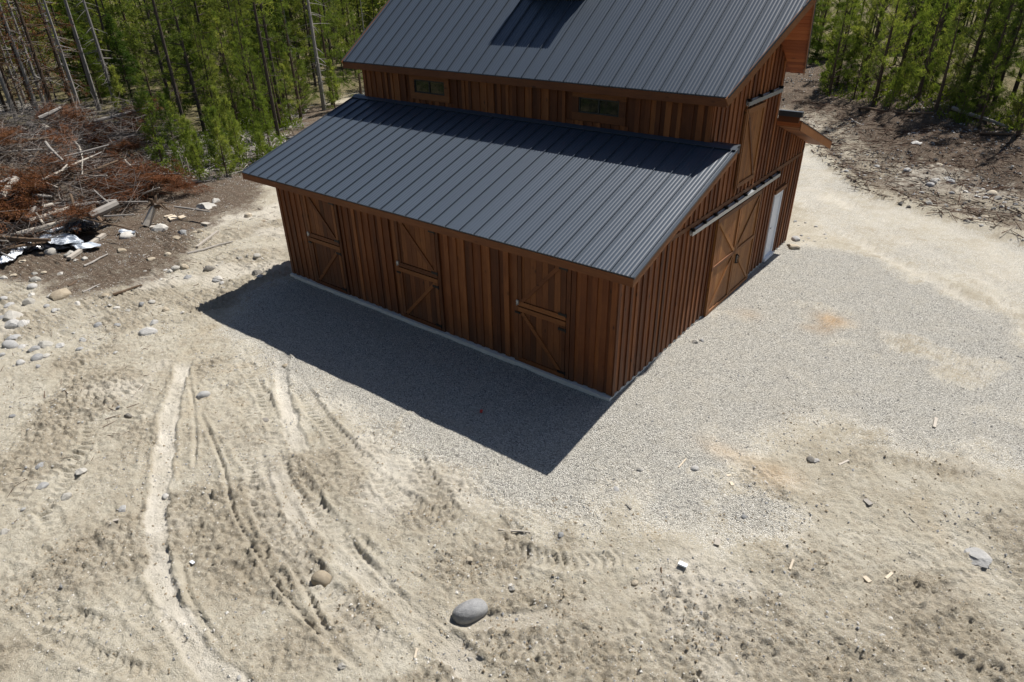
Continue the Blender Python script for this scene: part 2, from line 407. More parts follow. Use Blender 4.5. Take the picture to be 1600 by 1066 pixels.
# ------------------------------------------------------------------ the ground sheet
TRACKS = [([(-9.489, -4.44),
 (-7.633, -5.782),
 (-6.026, -6.774),
 (-4.783, -7.539),
 (-3.938, -7.975),
 (-2.898, -8.335),
 (-1.804, -8.547),
 (-0.839, -8.578),
 (-0.037, -8.475)], 0.38, 0.045, 1.0, 0, 0.16),
 ([(-7.9, -2.76),
 (-6.551, -3.721),
 (-5.085, -4.509),
 (-3.932, -5.087)], 0.36, 0.04, 1.0, 0, 0.16),
 ([(-3.727, -7.654),
 (-2.792, -8.105),
 (-1.722, -8.299),
 (-0.796, -8.365),
 (-0.411, -8.37)], 0.12, 0.04, 0.1, 0, 0.16),
 ([(-9.237, -4.561),
 (-7.757, -5.243),
 (-6.305, -5.97),
 (-5.214, -6.611)], 0.1, 0.05, 0.2, 0, 0.16),
 ([(-5.384, -9.574),
 (-4.668, -9.59),
 (-4.024, -9.528),
 (-3.494, -9.357),
 (-2.953, -9.179)], 0.36, 0.045, 0.1, 0.03, 0.15),
 ([(-5.58, -9.221),
 (-4.769, -9.316),
 (-3.903, -9.341),
 (-3.248, -9.42)], 0.32, 0.03, 0.1, 0.03, 0.15),
 ([(-6.858, -5.221),
 (-4.642, -5.717),
 (-3.226, -6.385),
 (-1.779, -6.714),
 (-0.401, -6.931),
 (1.021, -7.015)], 0.46, 0.04, 0.35, 0.028, 0.16),
 ([(-3.049, -5.634),
 (-1.4, -6.11),
 (-0.124, -6.299),
 (1.038, -6.407),
 (2.062, -6.525)], 0.42, 0.04, 0.5, 0, 0.16),
 ([(-2.279, -5.668),
 (-1.034, -6.016),
 (0.234, -6.247),
 (1.354, -6.358)], 0.08, 0.05, 0.2, 0, 0.16),
 ([(-6.608, -3.417),
 (-4.778, -4.001),
 (-2.966, -4.493),
 (-1.282, -4.765),
 (-0.136, -4.691)], 0.42, 0.035, 0.1, 0.032, 0.15),
 ([(-0.762, -6.382),
 (0.234, -6.247),
 (1.162, -5.936),
 (1.965, -5.238),
 (2.603, -4.329),
 (3.183, -3.388)], 0.34, 0.03, 0.3, 0, 0.16),
 ([(-5.459, -5.837),
 (-4.914, -5.173),
 (-3.557, -5.821),
 (-1.857, -6.272)], 0.5, 0.02, 0.6, 0, 0.16),
 ([(-7.004, -9.247),
 (-7.546, -7.876),
 (-7.961, -6.017),
 (-8.179, -4.532)], 0.45, 0.02, 0.1, 0.02, 0.16),
 ([(-8.97, -8.406),
 (-9.124, -7.132),
 (-9.053, -5.169)], 0.4, 0.02, 0.1, 0.02, 0.16),
 ([(-6.824, -8.699),
 (-5.225, -8.801),
 (-3.396, -8.705),
 (-1.023, -8.705)], 0.35, 0.02, 0.1, 0.02, 0.16),
 ([(3.424, -5.062),
 (4.299, -3.904),
 (5.374, -2.162),
 (6.362, -0.31),
 (7.246, 1.344)], 0.4, 0.02, 0.1, 0.009, 0.17),
 ([(4.403, -4.611),
 (5.357, -3.098),
 (6.296, -1.573),
 (7.346, 0.096)], 0.4, 0.02, 0.15, 0.009, 0.17),
 ([(-2.252, 20.664),
 (0.738, 16.697),
 (3.835, 13.55),
 (6.607, 10.678)], 0.5, 0.035, 0.5, 0, 0.16),
 ([(-1.227, 17.066),
 (1.832, 13.047),
 (4.627, 10.632),
 (6.747, 8.517)], 0.5, 0.035, 0.45, 0, 0.16),
 ([(-0.534, 17.909),
 (2.554, 14.297),
 (6.653, 9.908)], 0.35, 0.03, 0.4, 0, 0.16),
 ([(-9.812, -4.584),
 (-7.983, -6.034),
 (-6.332, -7.011),
 (-5.033, -7.734),
 (-3.832, -8.239)], 0.2, 0.03, 0.1, 0, 0.16),
 ([(-7.151, -5.429),
 (-5.15, -6.093),
 (-3.671, -6.731),
 (-2.266, -7.093),
 (-0.933, -7.328),
 (0.468, -7.429)], 0.1, 0.05, 0.1, 0, 0.16),
 ([(-8.382, -3.56),
 (-5.89, -4.51),
 (-4.086, -5.305),
 (-2.426, -5.763),
 (-0.756, -5.989)], 0.34, 0.035, 0.1, 0.03, 0.15),
 ([(-10.023, -6.209),
 (-8.159, -7.27),
 (-6.809, -8.272),
 (-6.13, -9.149)], 0.34, 0.03, 0.1, 0.028, 0.15),
 ([(-2.441, -3.63),
 (-0.725, -4.37),
 (0.556, -4.523),
 (1.62, -4.231),
 (2.526, -3.392)], 0.36, 0.03, 0.15, 0.028, 0.15),
 ([(-5.009, -9.908),
 (-3.653, -9.702),
 (-2.328, -9.375),
 (-1.511, -9.07)], 0.34, 0.035, 0.1, 0.03, 0.15),
 ([(1.109, -6.352),
 (2.303, -5.56),
 (3.091, -4.442),
 (3.649, -3.026)], 0.3, 0.025, 0.2, 0.02, 0.15),
 ([(0.744, -7.394),
 (-0.203, -7.322),
 (-1.157, -7.051),
 (-2.257, -6.74)], 0.12, 0.05, 0.2, 0, 0.16)]      # (world polyline, width, depth, pale, lug amplitude, lug spacing)
ROUGH = [(0.402, -5.294, 0.55),
 (-0.99, -4.741, 0.5),
 (1.085, -3.24, 0.45),
 (4.585, -2.015, 0.55),
 (4.049, -3.977, 0.8),
 (5.126, -3.77, 0.8),
 (3.337, -3.711, 0.5),
 (-3.184, -5.531, 0.4),
 (-4.887, -8.537, 0.6),
 (-2.412, -4.969, 0.4),
 (-5.119, -5.332, 0.5),
 (2.093, -4.933, 0.5),
 (6.05, -1.619, 0.6),
 (6.76, -2.023, 0.6),
 (-2.527, -6.421, 0.45),
 (-2.726, -7.603, 0.4),
 (-0.48, -7.659, 0.5),
 (-0.24, -6.823, 0.4),
 (-4.848, -9.617, 0.6),
 (-7.017, -6.747, 0.5),
 (3.016, -5.379, 0.6),
 (2.627, -1.712, 0.35),
 (2.993, 1.878, 0.3),
 (-7.419, -4.333, 0.35),
 (-9.636, -7.195, 0.5),
 (6.006, -3.086, 0.6),
 (1.883, -5.887, 0.4)]        # churned patches: x, y, radius
GRAVEL = [(-10.983, -1.022),
 (-10.249, -2.373),
 (-8.137, -2.804),
 (-6.044, -3.021),
 (-4.282, -3.364),
 (-2.792, -3.643),
 (-1.302, -3.745),
 (-0.24, -3.716),
 (0.868, -3.115),
 (1.709, -2.792),
 (2.835, -2.167),
 (3.542, -1.405),
 (3.375, -0.323),
 (2.947, 0.518),
 (3.173, 1.728),
 (3.674, 2.658),
 (4.436, 2.117),
 (5.386, 1.937),
 (6.371, 2.429),
 (7.53, 2.752),
 (7.366, 6.272),
 (6.179, 8.867),
 (4.336, 10.429),
 (1.998, 11.542),
 (0.311, 10.813),
 (-0.5, 11.5),
 (-0.5, 1),
 (-10.6, 0.5)]
STAINS = [(2.735, 6.645, 0.42, 0.3, 0.95),
 (2.722, 6.108, 0.25, 0.4, 0.6),
 (3.589, -0.191, 0.45, 0.35, 0.5),
 (2.559, -0.121, 0.5, 0.25, 0.4),
 (0.942, 5.492, 0.35, 0.3, 0.35),
 (2.357, 5.846, 0.2, 0.2, 0.4)]      # rusty and tan spills on the gravel
BARE = [(2.735, 6.645, 0.55),
 (3.589, -0.191, 0.65),
 (2.522, -0.032, 0.5),
 (0.855, 5.491, 0.45),
 (2.898, 3.01, 0.5),
 (5.065, 5.919, 0.6),
 (6.584, 4.483, 0.8),
 (6.111, 2.817, 0.8),
 (2.738, -1.422, 0.4),
 (-3.384, -2.707, 0.35)]          # spots where the gravel has worn thin
SOIL = [(-19.36, -6.348),
 (-19.047, -5.424),
 (-15.51, -4.399),
 (-15.023, -2.504),
 (-16.036, 0.047),
 (-18.934, 4.051),
 (-19.753, 5.429),
 (-27.011, 10.497),
 (-30, 20),
 (-70, 30),
 (-70, -25),
 (-26, -14)]

def axis_coords(a, b, step, lo, hi, g):
    mid = np.arange(a, b + step, step); left = []; right = []
    s = step; x = mid[0]
    while x > lo: s *= g; x -= s; left.append(x)
    s = step; x = mid[-1]
    while x < hi: s *= g; x += s; right.append(x)
    return np.concatenate([left[::-1], mid, right])

def poly_sd(x, y, P):
    """signed distance to polygon, positive inside"""
    P = np.array(P); d = np.full(x.shape, 1e9); ins = np.zeros(x.shape, bool)
    for (ax, ay), (bx, by) in zip(P, np.roll(P, -1, 0)):
        ex, ey = bx - ax, by - ay
        t = np.clip(((x - ax) * ex + (y - ay) * ey) / (ex * ex + ey * ey + 1e-12), 0, 1)
        d = np.minimum(d, np.hypot(x - ax - t * ex, y - ay - t * ey))
        c = ((ay > y) != (by > y)) & (x < ex * (y - ay) / (ey + 1e-12) + ax)
        ins ^= c
    return np.where(ins, d, -d)

def resample(P, step=.12):
    P = np.array(P, float); n = len(P)
    ext = np.vstack([2 * P[0] - P[1], P, 2 * P[-1] - P[-2]]); out = []
    for i in range(n - 1):
        p0, p1, p2, p3 = ext[i:i + 4]; k = max(2, int(np.hypot(*(p2 - p1)) / step))
        for t in np.linspace(0, 1, k, endpoint=False):
            out.append(.5 * (2 * p1 + (p2 - p0) * t + (2 * p0 - 5 * p1 + 4 * p2 - p3) * t * t + (3 * p1 - p0 - 3 * p2 + p3) * t ** 3))
    out.append(P[-1]); return np.array(out)

def ground_fields(x, y, fine=True):
    """height and the four cover fields at points x, y"""
    z = base_height(x, y)
    gsd = poly_sd(x, y, GRAVEL) + (fbm(x, y, .7, 3, 61) - .5) * 1.5
    gravel = sstep(-1.5, 1.0, gsd) * (1 - .45 * sstep(.56, .72, fbm(x, y, .55, 3, 66)) * sstep(-1, 3, x))
    wx = (fbm(x, y, 1.1, 3, 67) - .5) * 2.4; wy = (fbm(x, y, 1.1, 3, 68) - .5) * 2.4
    for px, py, pr in BARE: gravel = gravel * (1 - .42 * np.exp(-((x - px + wx) ** 2 + (y - py + wy) ** 2) / (pr * pr)))
    b = bank_dist(x, y)
    gravel = np.maximum(gravel, .50 * np.where(b < .4, sstep(-5.5, -3.5, b) * sstep(-3, 0, x + .45 * y - 4), 0.) * (.55 + .9 * fbm(x, y, .6, 3, 71)))
    soil = sstep(-.8, 1.2, poly_sd(x, y, SOIL) + (fbm(x, y, .5, 3, 62) - .5) * 2.2)
    soil = np.maximum(soil * .8, sstep(.3, 1.6, b) * .92 * (1 - .45 * np.exp(-((b - 3.2) / 2.2) ** 2)))
    duff = np.maximum(sstep(-27, -34, x + .25 * y), sstep(11, 17, b + (fbm(x, y, .3, 2, 63) - .5) * 8)) * .85
    duff = np.where(np.abs(y + 10) + np.abs(x) > 150, 1., duff)
    duff = np.maximum(duff, sstep(-13, -17, y))
    duff = np.maximum(duff, np.where(x > 16, sstep(16, 22, x) * sstep(20, 10, y) * .5, 0))
    pale = sstep(-.2, .6, -gsd) * sstep(.60, .76, fbm(x, y, .45, 3, 64)) * .55
    roadd = np.where(b < 0, sstep(-4.2, -2.6, b) * sstep(-2, 1, x + .45 * y - 4), 0.)
    pale = np.maximum(pale, roadd * (.05 + .3 * sstep(.45, .65, fbm(x, y, .4, 3, 69))))
    if fine:
        rough = .38 + .75 * sstep(.5, .72, fbm(x, y, .55, 3, 21))
        for px, py, pr in ROUGH:
            rough = rough + (.6 if px > -2.5 else .42) * np.exp(-((x - px) ** 2 + (y - py) ** 2) / (pr * pr))
        rough = np.minimum(rough, 1.15) * (1 - gravel * .88) * (1 - .8 * roadd)
        churn = np.clip((rough - .42) * 1.9, 0, 1)
        pressed = np.zeros_like(z); dz = np.zeros_like(z)
        for P, w, dep, pl, lug, sp in TRACKS:
            Q = resample(P); mg = w * 1.3 + .15
            sel = np.nonzero((x > Q[:, 0].min() - mg) & (x < Q[:, 0].max() + mg) & (y > Q[:, 1].min() - mg) & (y < Q[:, 1].max() + mg))[0]
            if not len(sel): continue
            xs, ys = x[sel], y[sel]; best = np.full(len(sel), 1e9); side = np.zeros(len(sel)); arc = np.zeros(len(sel)); s0 = 0.
            for (ax, ay), (bx, by) in zip(Q[:-1], Q[1:]):
                ex, ey = bx - ax, by - ay; ll = math.hypot(ex, ey) + 1e-9
                t = np.clip(((xs - ax) * ex + (ys - ay) * ey) / (ll * ll), 0, 1)
                d = np.hypot(xs - ax - t * ex, ys - ay - t * ey); k = d < best
                best[k] = d[k]; side[k] = (((xs - ax) * ey - (ys - ay) * ex) / ll)[k]; arc[k] = (s0 + t * ll)[k]; s0 += ll
            wob = (vnoise(xs * 3.1, ys * 3.1, 31) - .5) * .10 + (vnoise(xs * 11, ys * 11, 32) - .5) * .05
            dd = best + wob * min(1, w / .4); hw = w / 2
            fade = sstep(0, .5, arc) * sstep(0, .5, s0 - arc) * ((.35 + .65 * sstep(.32, .5, fbm(xs, ys, .8, 2, 33))) if pl < .7 else .62 + .38 * sstep(.40, .55, fbm(xs, ys, 1.3, 2, 39)))
            inside = 1 - sstep(hw * .88, hw, dd)
            berm = np.exp(-((dd - hw * 1.12) / (.035 + hw * .12)) ** 2) * (.2 + 1.3 * vnoise(xs * 6, ys * 6, 34))
            prof = -dep * inside + dep * .9 * berm
            if not lug: prof = prof + inside * .022 * (vnoise(side * 38 + 50, arc * .7, 36) - .5)
            if lug:
                ph = arc / sp + np.abs(side) / w * 1.1
                prof = prof + inside * lug * np.sign(np.sin(2 * math.pi * ph)) * sstep(.1, .35, np.abs(np.sin(2 * math.pi * ph))) * (.4 + vnoise(xs * 4, ys * 4, 35))
            dz[sel] += prof * fade; pressed[sel] = np.maximum(pressed[sel], inside * fade * (.2 if lug else 1.))
            pale[sel] = np.maximum(pale[sel], pl * inside * fade * (.6 + .6 * vnoise(xs * 5, ys * 5, 37)))
        rough = rough * (1 - .85 * pressed)
        n1 = fbm(x, y, 2.6, 3, 22); n2 = np.abs(fbm(x, y, 11., 3, 23) - .5); n3 = fbm(x, y, 17., 2, 24)
        z = z + dz + rough * ((n1 - .5) * .06 - n2 * .085 + (n3 - .5) * .12 + .03 * sstep(.475, .515, fbm(x, y, 3.3, 4, 27)) + .035 * sstep(.53, .56, fbm(x, y, 8., 3, 28))) + (fbm(x, y, 1.1, 2, 25) - .5) * .06 * (1 - gravel * .5)
        forest = np.maximum(duff, soil * sstep(.6, 2, b))
        z = z + forest * (fbm(x, y, 1.6, 3, 26) - .5) * .28
    if not fine: churn = z * 0
    return z, gravel, soil, pale, duff, np.clip(churn, 0, 1)

_gx = axis_coords(-11.0, 8.6, .030, -300, 260, 1.024)
_gy = axis_coords(-9.9, .1, .030, -70, 330, 1.022)
_X, _Y = np.meshgrid(_gx, _gy); _x = _X.ravel(); _y = _Y.ravel()
_z, _gr, _so, _pa, _du, _ch = ground_fields(_x, _y)
_under = (_x < -.25) & (_x > -L_ + .25) & (_y > .25) & (_y < W_ - .25)
_z = np.where(_under, -.45, _z)
_nx = len(_gx); _ny = len(_gy)
_i = (np.arange(_ny - 1)[:, None] * _nx + np.arange(_nx - 1)[None]).ravel()
_me = np_mesh('ground', np.stack([_x, _y, _z], 1), np.stack([_i, _i + 1, _i + 1 + _nx, _i + _nx], 1), M['ground'], True)
for nm, a in (('gravel', _gr), ('soil', _so), ('pale', _pa), ('duff', _du), ('churn', _ch), ('stain', sum(a * np.exp(-(((_x - px) / rx) ** 2 + ((_y - py) / ry) ** 2)) for px, py, rx, ry, a in STAINS))):
    at = _me.attributes.new(nm, 'FLOAT', 'POINT'); at.data.foreach_set('value', a.astype(np.float32))
tag(link('ground', _me), kind='structure')
_Z = _z.reshape(_ny, _nx)

def ground_z(x, y):
    i = min(max(int(np.searchsorted(_gx, x)) - 1, 0), _nx - 2); j = min(max(int(np.searchsorted(_gy, y)) - 1, 0), _ny - 2)
    a = (x - _gx[i]) / (_gx[i + 1] - _gx[i]); b = (y - _gy[j]) / (_gy[j + 1] - _gy[j])
    return float((_Z[j, i] * (1 - a) + _Z[j, i + 1] * a) * (1 - b) + (_Z[j + 1, i] * (1 - a) + _Z[j + 1, i + 1] * a) * b)

def ground_zv(x, y):
    i = np.clip(np.searchsorted(_gx, x) - 1, 0, _nx - 2); j = np.clip(np.searchsorted(_gy, y) - 1, 0, _ny - 2)
    a = (x - _gx[i]) / (_gx[i + 1] - _gx[i]); b = (y - _gy[j]) / (_gy[j + 1] - _gy[j])
    return (_Z[j, i] * (1 - a) + _Z[j, i + 1] * a) * (1 - b) + (_Z[j + 1, i] * (1 - a) + _Z[j + 1, i + 1] * a) * b

# ------------------------------------------------------------------ the barn
OV, OVL, OU = .647, .518, .403          # gable overhangs: lean-to right, left, upper right
ZE, EO, ZT = 3.133, .664, 4.547         # lean-to roof: eave height, eave overhang, height at the upper wall
SL = (ZT - ZE) / (W1_ + EO)
YU, ZU, YR, ZR, XR = 3.33, 5.592, 5.865, 7.40, 1.04   # upper roof: eave, ridge, flared ridge end
SU = (ZR - ZU) / (YR - YU)

barn = empty('barn', (0, 0, 0))
tag(barn, 'dark brown board-sided barn with slate grey metal roofs on two levels', 'barn')

def lean_z(y):                            # underside of the lean-to roof over the gable
    yy = y if y < W_ / 2 else W_ - y
    return ZE + SL * (yy + EO) - .17
def upper_z(y):
    yy = y if y < YR else 2 * YR - y
    return ZU + SU * (yy - YU) - .19
def gable_top(y):
    if y < W1_ or y > W1_ + W2_: return lean_z(y)
    return upper_z(y)

# concrete foundation strip, a ledge in front of the siding
fb = MB()
for (x0, x1, y0, y1) in ((-L_ - .04, .03, -.11, .2), (-L_ - .04, .03, W_ - .2, W_ + .04), (-.2, .028, .2, W_ - .2), (-L_ - .038, -L_ + .2, .2, W_ - .2)):
    n = max(2, int(max(x1 - x0, y1 - y0) / .5))
    for k in range(n):
        if x1 - x0 > y1 - y0:
            a = x0 + (x1 - x0) * k / n; b = x0 + (x1 - x0) * (k + 1) / n
            w = random.uniform(0, .022) if y0 < 0 else 0
            fb.box(a, b, y0 - w, y1, -.6, -.024 - random.uniform(0, .012))
        else:
            a = y0 + (y1 - y0) * k / n; b = y0 + (y1 - y0) * (k + 1) / n
            fb.box(x0, x1, a, b, -.6, -.024)
fb.build('foundation', M['concrete'], barn)

# walls: a core with single boards on it (wide boards under, proud boards over their joints)
wf = MB(); wf.box(-L_ + .002, -.002, .002, .1, -.03, lean_z(0)); front = wf.build('front_wall', M['board'], barn)
ww = MB()
ys = [0.1, W1_, W1_ + .001, YR, W1_ + W2_ - .001, W1_ + W2_, W_]
for a, b in zip(ys[:-1], ys[1:]):
    ma, mb = a + 1e-5, b - 1e-5
    ww.hexa([(-.1, a, -.03), (-.002, a, -.03), (-.002, b, -.03), (-.1, b, -.03),
             (-.1, a, gable_top(ma)), (-.002, a, gable_top(ma)), (-.002, b, gable_top(mb)), (-.1, b, gable_top(mb))])
gable = ww.build('gable_wall', M['board'], barn)
ww = MB()
for a, b in zip(ys[:-1], ys[1:]):
    ma, mb = a + 1e-5, b - 1e-5
    ww.hexa([(-L_, a, -.03), (-L_ + .1, a, -.03), (-L_ + .1, b, -.03), (-L_, b, -.03),
             (-L_, a, gable_top(ma)), (-L_ + .1, a, gable_top(ma)), (-L_ + .1, b, gable_top(mb)), (-L_, b, gable_top(mb))])
ww.build('far_gable_wall', M['board'], barn)
ww = MB(); ww.box(-L_ + .1, -.1, W_ - .1, W_ - .002, -.03, lean_z(W_)); ww.build('rear_wall', M['board'], barn)
wu = MB(); wu.box(-L_ + .1, -.1, W1_ + .002, W1_ + .1, ZT - .4, upper_z(W1_)); upper = wu.build('upper_wall', M['board'], barn)
ww = MB(); ww.box(-L_ + .1, -.1, W1_ + W2_ - .1, W1_ + W2_ - .002, ZT - .4, upper_z(W1_)); ww.build('upper_rear_wall', M['board'], barn)

def board_x(parent, x0, x1, yf, z0, z1, th, name='board', mat='board'):
    b = MB(); b.box(-(x1 - x0) / 2, (x1 - x0) / 2, -th, 0, 0, z1 - z0)
    o = b.build(name, M[mat], parent); o.location = ((x0 + x1) / 2, yf, z0); return o
def board_y(parent, y0, y1, xf, z0, za, zb, th, name='board', mat='board'):
    b = MB(); h = (y1 - y0) / 2
    b.hexa([(0, -h, 0), (th, -h, 0), (th, h, 0), (0, h, 0), (0, -h, za - z0), (th, -h, za - z0), (th, h, zb - z0), (0, h, zb - z0)])
    o = b.build(name, M[mat], parent); o.location = (xf, (y0 + y1) / 2, z0); return o

DOORS = [(-9.88, -8.57), (-6.25, -4.90), (-2.44, -1.18)]
WINS = [(-9.10, -7.58), (-3.53, -2.07)]
PITCH = .252
def siding_x(parent, yf, zlo, zhi, skips, skip_z):
    n = int(round(L_ / PITCH)); p = L_ / n
    for k in range(n):
        x0 = -L_ + k * p; x1 = x0 + p
        segs = [(zlo, zhi)]
        for a, b in skips:
            if x1 > a - .01 and x0 < b + .01: segs = skip_z
        for z0, z1 in segs:
            board_x(parent, x0 + .003, x1 - .003, yf, z0 - random.uniform(0, .01), z1, .019 + random.uniform(0, .003))
    for k in range(n + 1):
        x = -L_ + k * p + random.uniform(-.012, .012); w = random.choice((.045, .055, .062, .07))
        if k == 0: x = -L_ + .05
        if k == n: x = -.05
        segs = [(zlo, zhi)]
        for a, b in skips:
            if x + w > a - .005 and x - w < b + .005: segs = skip_z
        for z0, z1 in segs:
            board_x(parent, x - w, x + w, yf - .0235, z0 - random.uniform(0, .015), z1 + .001, .022 + random.uniform(0, .004), 'batten')
siding_x(front, 0, 0., lean_z(0), [(a - .13, b + .10) for a, b in DOORS], [(2.86, lean_z(0))])
siding_x(upper, W1_, ZT - .1, upper_z(W1_) - .01, WINS, [(ZT - .1, 4.69), (5.36, upper_z(W1_) - .01)])

MAN = (9.02, 9.74)
n = int(round(W_ / PITCH)); p = W_ / n
for k in range(n):
    y0 = k * p + .003; y1 = (k + 1) * p - .003
    lo = 2.13 if (y1 > MAN[0] - .05 and y0 < MAN[1] + .05) else -.01
    board_y(gable, y0, y1, 0, lo, 2.795, 2.795, .019)
    cuts = sorted({y0, y1} | {c for c in (W1_, YR, W1_ + W2_) if y0 < c < y1})
    for a, b in zip(cuts[:-1], cuts[1:]):
        if b - a > .02: board_y(gable, a, b, 0, 2.905, gable_top(a + 1e-4), gable_top(b - 1e-4), .019)
for k in range(n + 1):
    y = k * p; w = random.choice((.045, .052, .060))
    if k == 0: y = w - .048
    if k == n: y = W_ - w + .02
    if not (y + w > MAN[0] - .06 and y - w < MAN[1] + .06):
        board_y(gable, y - w, y + w, .0235, -.015 - random.uniform(0, .01), 2.79, 2.79, .023 + random.uniform(0, .003), 'batten')
    else:
        board_y(gable, y - w, y + w, .0235, 2.27, 2.79, 2.79, .023, 'batten')
    cuts = [y - w, y + w]
    for c in (W1_, YR, W1_ + W2_):
        if cuts[0] < c < cuts[-1]: cuts = sorted(cuts + [c])
    for a, b in zip(cuts[:-1], cuts[1:]):
        if b - a > .015: board_y(gable, a, b, .0235, 2.91, gable_top(a + 1e-4) - .004, gable_top(b - 1e-4) - .004, .023 + random.uniform(0, .003), 'batten')
bt = MB(); bt.box(.0, .052, .02, W_ - .01, 2.80, 2.90); bt.build('belt_board', M['trim_y'], barn)

# ---- lean-to and upper roofs
def ribs(w):
    pts = [(0., 0.), (0.002, .040), (.016, .040), (.018, 0.)]
    for c in (.2, .4, .6, .8):
        x = w * c + .006
        pts += [(x - .034, 0.), (x - .012, .0042), (x + .012, .0042), (x + .034, 0.)]
    pts.append((w, 0.))
    return pts
PW = .4075
def panel_mesh(prof, yb, yt, z_of, nrm):
    """prof: (x, h) list; yb(x), yt: bottom and top; a bent steel sheet with a folded lower edge"""
    V = []; F = []
    for x, h in prof:
        a = yb(x); b = yt(x)
        V += [(x, a, z_of(a) - .022), (x + nrm[0] * h, a + nrm[1] * h, z_of(a) + nrm[2] * h), (x + nrm[0] * h, b + nrm[1] * h, z_of(b) + nrm[2] * h)]
    for i in range(len(prof) - 1):
        q = 3 * i; F += [(q, q + 3, q + 4, q + 1), (q + 1, q + 4, q + 5, q + 2)]
    me = bpy.data.meshes.new('roof_panel'); me.from_pydata(V, [], F); me.materials.append(M['roof']); me.update()
    return me

def clip_prof(prof, x0, x1):
    out = []
    for (a, h), (b, g) in zip(prof[:-1], prof[1:]):
        if b < x0 or a > x1: continue
        aa, bb = max(a, x0), min(b, x1)
        f = lambda x: h + (g - h) * (x - a) / (b - a + 1e-9)
        if not out: out.append((aa, f(aa)))
        if bb > aa: out.append((bb, f(bb)))
    return out

def roof_side(name, x_hi, x_lo, seam0, pw, yb, yt, z_of, nrm, mirror=None):
    """deck + panels from x_hi going left to x_lo"""
    deck = MB()
    def dk(xa, xb):
        ya0, ya1 = yb(xa), yb(xb); t = .028
        q = [(xa, ya0, z_of(ya0) - .16), (xb, ya1, z_of(ya1) - .16), (xb, yt(xb), z_of(yt(xb)) - .16), (xa, yt(xa), z_of(yt(xa)) - .16),
             (xa, ya0, z_of(ya0) - t), (xb, ya1, z_of(ya1) - t), (xb, yt(xb), z_of(yt(xb)) - t), (xa, yt(xa), z_of(yt(xa)) - t)]
        deck.hexa(q)
    return deck, dk

def ln_z(y): return ZE + SL * (y + EO)
nl = Vector((0, -SL, 1)).normalized()
deck = MB()
e = .03
deck.hexa([(-L_ - OVL + e, -EO + e, ln_z(-EO + e) - .15), (OV - e, -EO + e, ln_z(-EO + e) - .15), (OV - e, W1_, ln_z(W1_) - .15), (-L_ - OVL + e, W1_, ln_z(W1_) - .15),
           (-L_ - OVL + e, -EO + e, ln_z(-EO + e) - .026), (OV - e, -EO + e, ln_z(-EO + e) - .026), (OV - e, W1_, ln_z(W1_) - .026), (-L_ - OVL + e, W1_, ln_z(W1_) - .026)])
roof1 = deck.build('lean_to_roof', M['soffit'], barn)
full = panel_mesh(ribs(PW), lambda x: -EO, lambda x: W1_ - .02, ln_z, nl)
for k in range(29):
    o = link('roof_panel', full, roof1); o.location = (.56 - PW * (k + 1), 0, 0)
pr = clip_prof(ribs(PW), 0, OV - .56); o = link('roof_panel', panel_mesh(pr, lambda x: -EO, lambda x: W1_ - .02, ln_z, nl), roof1); o.location = (.56, 0, 0)
xl = .56 - PW * 29 - (-L_ - OVL)
pr = clip_prof([(0, 0), (.1, 0), (xl, 0)], 0, xl); o = link('roof_panel', panel_mesh([(0, .0), (.015, .034), (.03, .034), (.04, 0), (xl, 0)], lambda x: -EO, lambda x: W1_ - .02, ln_z, nl), roof1); o.location = (-L_ - OVL, 0, 0)
# rake trims, fascia and flashing
fl = MB(); yy = W1_
fl.hexa([(-L_ - OVL, yy - .16, ln_z(yy - .16) + .030), (OV, yy - .16, ln_z(yy - .16) + .030), (OV, yy - .045, ZT - .1), (-L_ - OVL, yy - .045, ZT - .1),
         (-L_ - OVL, yy - .16, ln_z(yy - .16) + .040), (OV, yy - .16, ln_z(yy - .16) + .040), (OV, yy - .045, ZT + .045), (-L_ - OVL, yy - .045, ZT + .045)])
fl.build('wall_flashing', M['roof'], roof1)
fl = MB(); fl.box(.052, OV, yy - .045, yy + .12, ZT + .02, ZT + .045); fl.box(.052, OV - .005, yy + .002, yy + .11, ZT - .13, ZT + .02)
fl.box(-L_ - OVL, -L_ - .052, yy - .045, yy + .12, ZT + .02, ZT + .045)
fl.build('flashing_cap', M['roof_dark'], roof1)
f_ = MB(); f_.box(-L_ - OVL + .012, OV - .012, -EO - .012, -EO + e - .002, ln_z(-EO) - .185, ln_z(-EO) - .026); f_.build('fascia_board', M['trim_x'], barn)
def rake(x0, x1, ya, yb, zf, depth, name='barge_board', mat='trim_y', drop=.026, par=None):
    r_ = MB(); r_.hexa([(x0, ya, zf(ya) - depth), (x1, ya, zf(ya) - depth), (x1, yb, zf(yb) - depth), (x0, yb, zf(yb) - depth),
                        (x0, ya, zf(ya) - drop), (x1, ya, zf(ya) - drop), (x1, yb, zf(yb) - drop), (x0, yb, zf(yb) - drop)])
    return r_.build(name, M[mat], par or barn)
rake(OV - e + .002, OV - .004, -EO - .011, W1_ - .01, ln_z, .20)
rake(-L_ - OVL + .004, -L_ - OVL + e - .002, -EO - .011, W1_ - .01, ln_z, .20)
rake(OV - .002, OV + .012, -EO - .004, W1_ - .03, lambda y: ln_z(y) + .012, .045, 'rake_trim', 'roof', 0., roof1)
rake(-L_ - OVL - .010, -L_ - OVL + .002, -EO - .004, W1_ - .03, lambda y: ln_z(y) + .012, .045, 'rake_trim', 'roof', 0., roof1)

